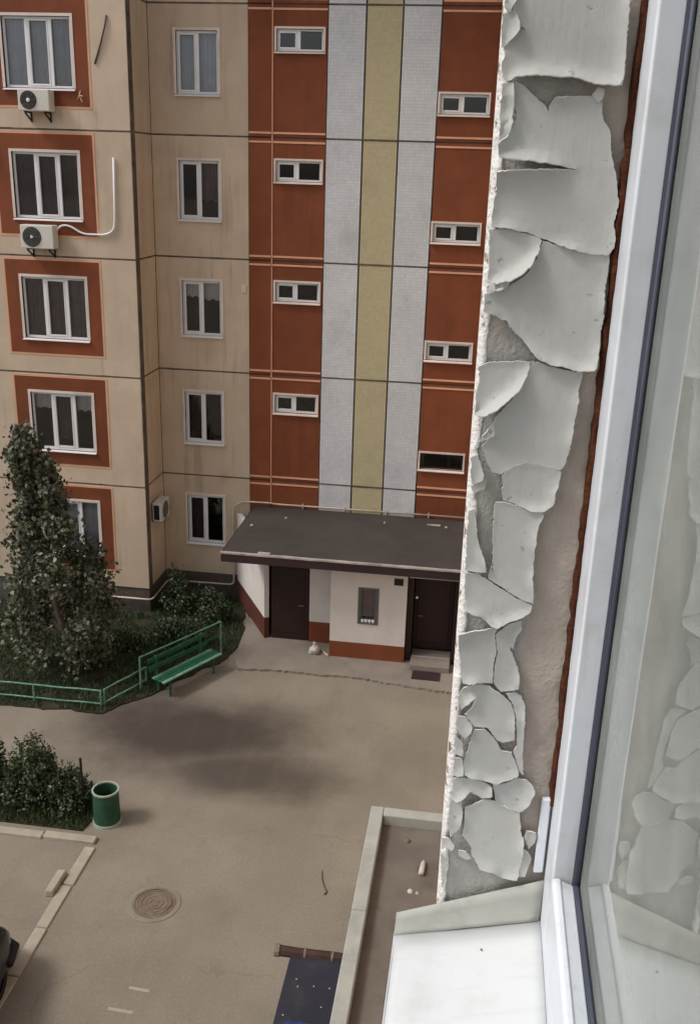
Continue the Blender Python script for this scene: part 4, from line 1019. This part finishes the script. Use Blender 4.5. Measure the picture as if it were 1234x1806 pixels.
# ------------------------------------------------------------------ vegetation
def leaves(centres, size, jitter, tilt=.9):
    """small folded leaf faces around given centres -> verts, faces"""
    n = len(centres); c = np.asarray(centres)
    a = RNG.uniform(0, 2*np.pi, n); el = RNG.normal(0, tilt, n)
    ax = np.stack([np.cos(a)*np.cos(el), np.sin(a)*np.cos(el), np.sin(el)], 1)
    rnd = RNG.normal(size=(n, 3)); sd_ = np.cross(ax, rnd); sd_ /= np.linalg.norm(sd_, axis=1)[:, None]
    L = size*RNG.uniform(.6, 1.35, n)[:, None]; W_ = L*.36
    nr = np.cross(ax, sd_)
    v = np.stack([c-ax*L*.5, c+sd_*W_+nr*L*.08, c+ax*L*.5, c-sd_*W_+nr*L*.08], 1).reshape(-1, 3)
    f = np.arange(n*4).reshape(-1, 4)
    return v, f
def fast_mesh(name, v, f, m, parent=None, **k):
    me = bpy.data.meshes.new(name); o0 = np.array(wloc(parent)) if parent else np.array([v[:, 0].mean(), v[:, 1].mean(), v[:, 2].min()])
    me.from_pydata((v-o0).tolist(), [], f.tolist()); me.materials.append(m)
    o = bpy.data.objects.new(name, me); C.objects.link(o)
    if parent: o.parent = parent
    else: o.location = o0
    tag(o, **k); return o
# young conical tree
TX, TY = -9.38, 19.0
tree = empty('tree', (TX+.55, TY, .02), 'leafy conical tree on the lawn in front of the bay', 'tree')
tp = [(TX+.75, TY-.05, 0), (TX+.62, TY, .6), (TX+.35, TY, 1.5), (TX+.15, TY+.05, 2.6), (TX+.02, TY+.05, 3.8), (TX-.05, TY, 4.9), (TX-.1, TY, 5.6)]
tr = add('trunk', tube(tp, [.11, .095, .08, .065, .045, .025, .01], 9), M['bark'], tree, smooth=True)
def crown_r(z):
    prof = [(.3, .7), (.9, 1.1), (1.8, 1.22), (2.6, 1.15), (3.3, .88), (3.9, .60), (4.6, .42), (5.2, .30), (5.75, .08)]
    for (a, ra), (b, rb) in zip(prof[:-1], prof[1:]):
        if a <= z <= b: return ra+(rb-ra)*(z-a)/(b-a)
    return .05
cents, branches = [], []
for k in range(100):
    z = .45+5.25*(random.random()**1.15)
    R_ = crown_r(z); a = random.uniform(0, 2*math.pi); q = R_*(.35+.65*math.sqrt(random.random()))*(1+.18*noise.noise(Vector((math.cos(a)*2, math.sin(a)*2, z))))
    t = min(max((z-.5)/5.2, 0), 1); axx = TX+.55*(1-t)-.1*t
    if z < 1.2: axx -= .15
    p = Vector((axx+q*math.cos(a), TY+q*math.sin(a)*.9, z))
    base = Vector((axx, TY, max(.5, z-.55*q)))
    branches.append((base, p))
    m_ = int(60+130*random.random()); s = .10+.07*R_/1.3
    cc = RNG.normal(size=(m_, 3))*np.array([s, s, s*1.15])+np.array(p)
    along = np.array([base.lerp(p, u) for u in RNG.uniform(.45, 1, m_//3)])+RNG.normal(size=(m_//3, 3))*.09
    cents.append(cc); cents.append(along)
cents = np.concatenate(cents); cents = cents[cents[:, 2] > .15]
v, f = leaves(cents, .115, 0); fast_mesh('crown', v, f, M['leaf'], tree)
for b, p in branches[::2]:
    md_ = b.lerp(p, .5)+Vector((0, 0, .05)); add('limb', tube([tuple(b), tuple(md_), tuple(p)], [.028, .017, .006], 5), M['bark'], tree)
# shrubs in the bed and on the lawn
def shrub(cx_, cy_, rx, ry, h, n, label, size=.07):
    root = empty('shrub', (cx_, cy_, .02), label, 'shrub', 'dark shrubs')
    cs = []
    for k in range(n):
        a = random.uniform(0, 6.28); q = math.sqrt(random.random()); t = random.random()**.8
        x, y = cx_+rx*q*math.cos(a)*(1-.35*t), cy_+ry*q*math.sin(a)*(1-.35*t)
        hh = h*(1-.45*q*q)*(.75+.4*noise.noise(Vector((x*2.2, y*2.2, 1)))+.15)
        z = .05+hh*t
        cs.append(RNG.normal(size=(26, 3))*.075+np.array((x, y, z)))
        if k % 9 == 0:
            add('stem', tube([(cx_+(x-cx_)*.5, cy_+(y-cy_)*.5, .02), (x, y, hh*.6), (x+random.uniform(-.05, .05), y, hh*1.08)], [.010, .007, .003], 5), M['bark'], root)
    c = np.concatenate(cs); c = c[c[:, 2] > .03]
    v, f = leaves(c, size, 0, .8); fast_mesh('foliage', v, f, M['leaf2'], root)
shrub(-7.55, 14.3, .62, .5, 1.35, 150, 'tall dark shrub in the bed by the posts')
shrub(-8.55, 14.35, .6, .5, 1.2, 120, 'dark shrub cut by the left picture edge in the bed')
shrub(-6.85, 14.25, .4, .4, .8, 90, 'low dark shrub between the tall shrub and the litter bin')
shrub(-7.1, 21.0, .5, .45, .62, 70, 'low shrub on the lawn behind the bench')
shrub(-8.0, 20.4, .5, .4, .5, 60, 'low shrub on the lawn between tree and bench')
shrub(-7.35, 22.7, .6, .5, 1.15, 90, 'dark shrub against the wall foot beside the inner corner')
shrub(-6.35, 22.3, .45, .5, .95, 80, 'dark shrub between the inner corner and the slanting porch wall')
shrub(-6.55, 20.9, .4, .4, .7, 60, 'dark shrub directly behind the middle of the bench')
# grass
def pin(poly, x, y):
    ins = False; j = len(poly)-1
    for i in range(len(poly)):
        xi, yi = poly[i]; xj, yj = poly[j]
        if (yi > y) != (yj > y) and x < (xj-xi)*(y-yi)/(yj-yi)+xi: ins = not ins
        j = i
    return ins
def grass(poly, n, h, x0):
    pts = []
    while len(pts) < n:
        x = random.uniform(x0, max(p[0] for p in poly)); y = random.uniform(min(p[1] for p in poly), max(p[1] for p in poly))
        if pin(poly, x, y) and noise.noise(Vector((x*1.3, y*1.3, 2))) > -.35: pts.append((x, y))
    p = np.array(pts); a = RNG.uniform(0, 6.28, n); hh = h*RNG.uniform(.4, 1.3, n); w_ = .009
    b = np.stack([p[:, 0], p[:, 1], np.full(n, .028)], 1); sdv = np.stack([np.cos(a), np.sin(a), np.zeros(n)], 1)*w_
    tipv = b+np.stack([RNG.normal(0, .04, n), RNG.normal(0, .04, n), hh], 1)
    return np.stack([b-sdv, b+sdv, tipv], 1).reshape(-1, 3), np.arange(n*3).reshape(-1, 3)
v, f = grass(LAWN, 26000, .11, -12.5); fast_mesh('grass', v, f, M['grass'], None, label='dark rough grass covering the lawn', cat='grass', kind='stuff')
v, f = grass(BED, 5000, .14, -9.6); fast_mesh('bed_weeds', v, f, M['grass'], None, label='dark weeds covering the shrub bed', cat='weeds', kind='stuff')
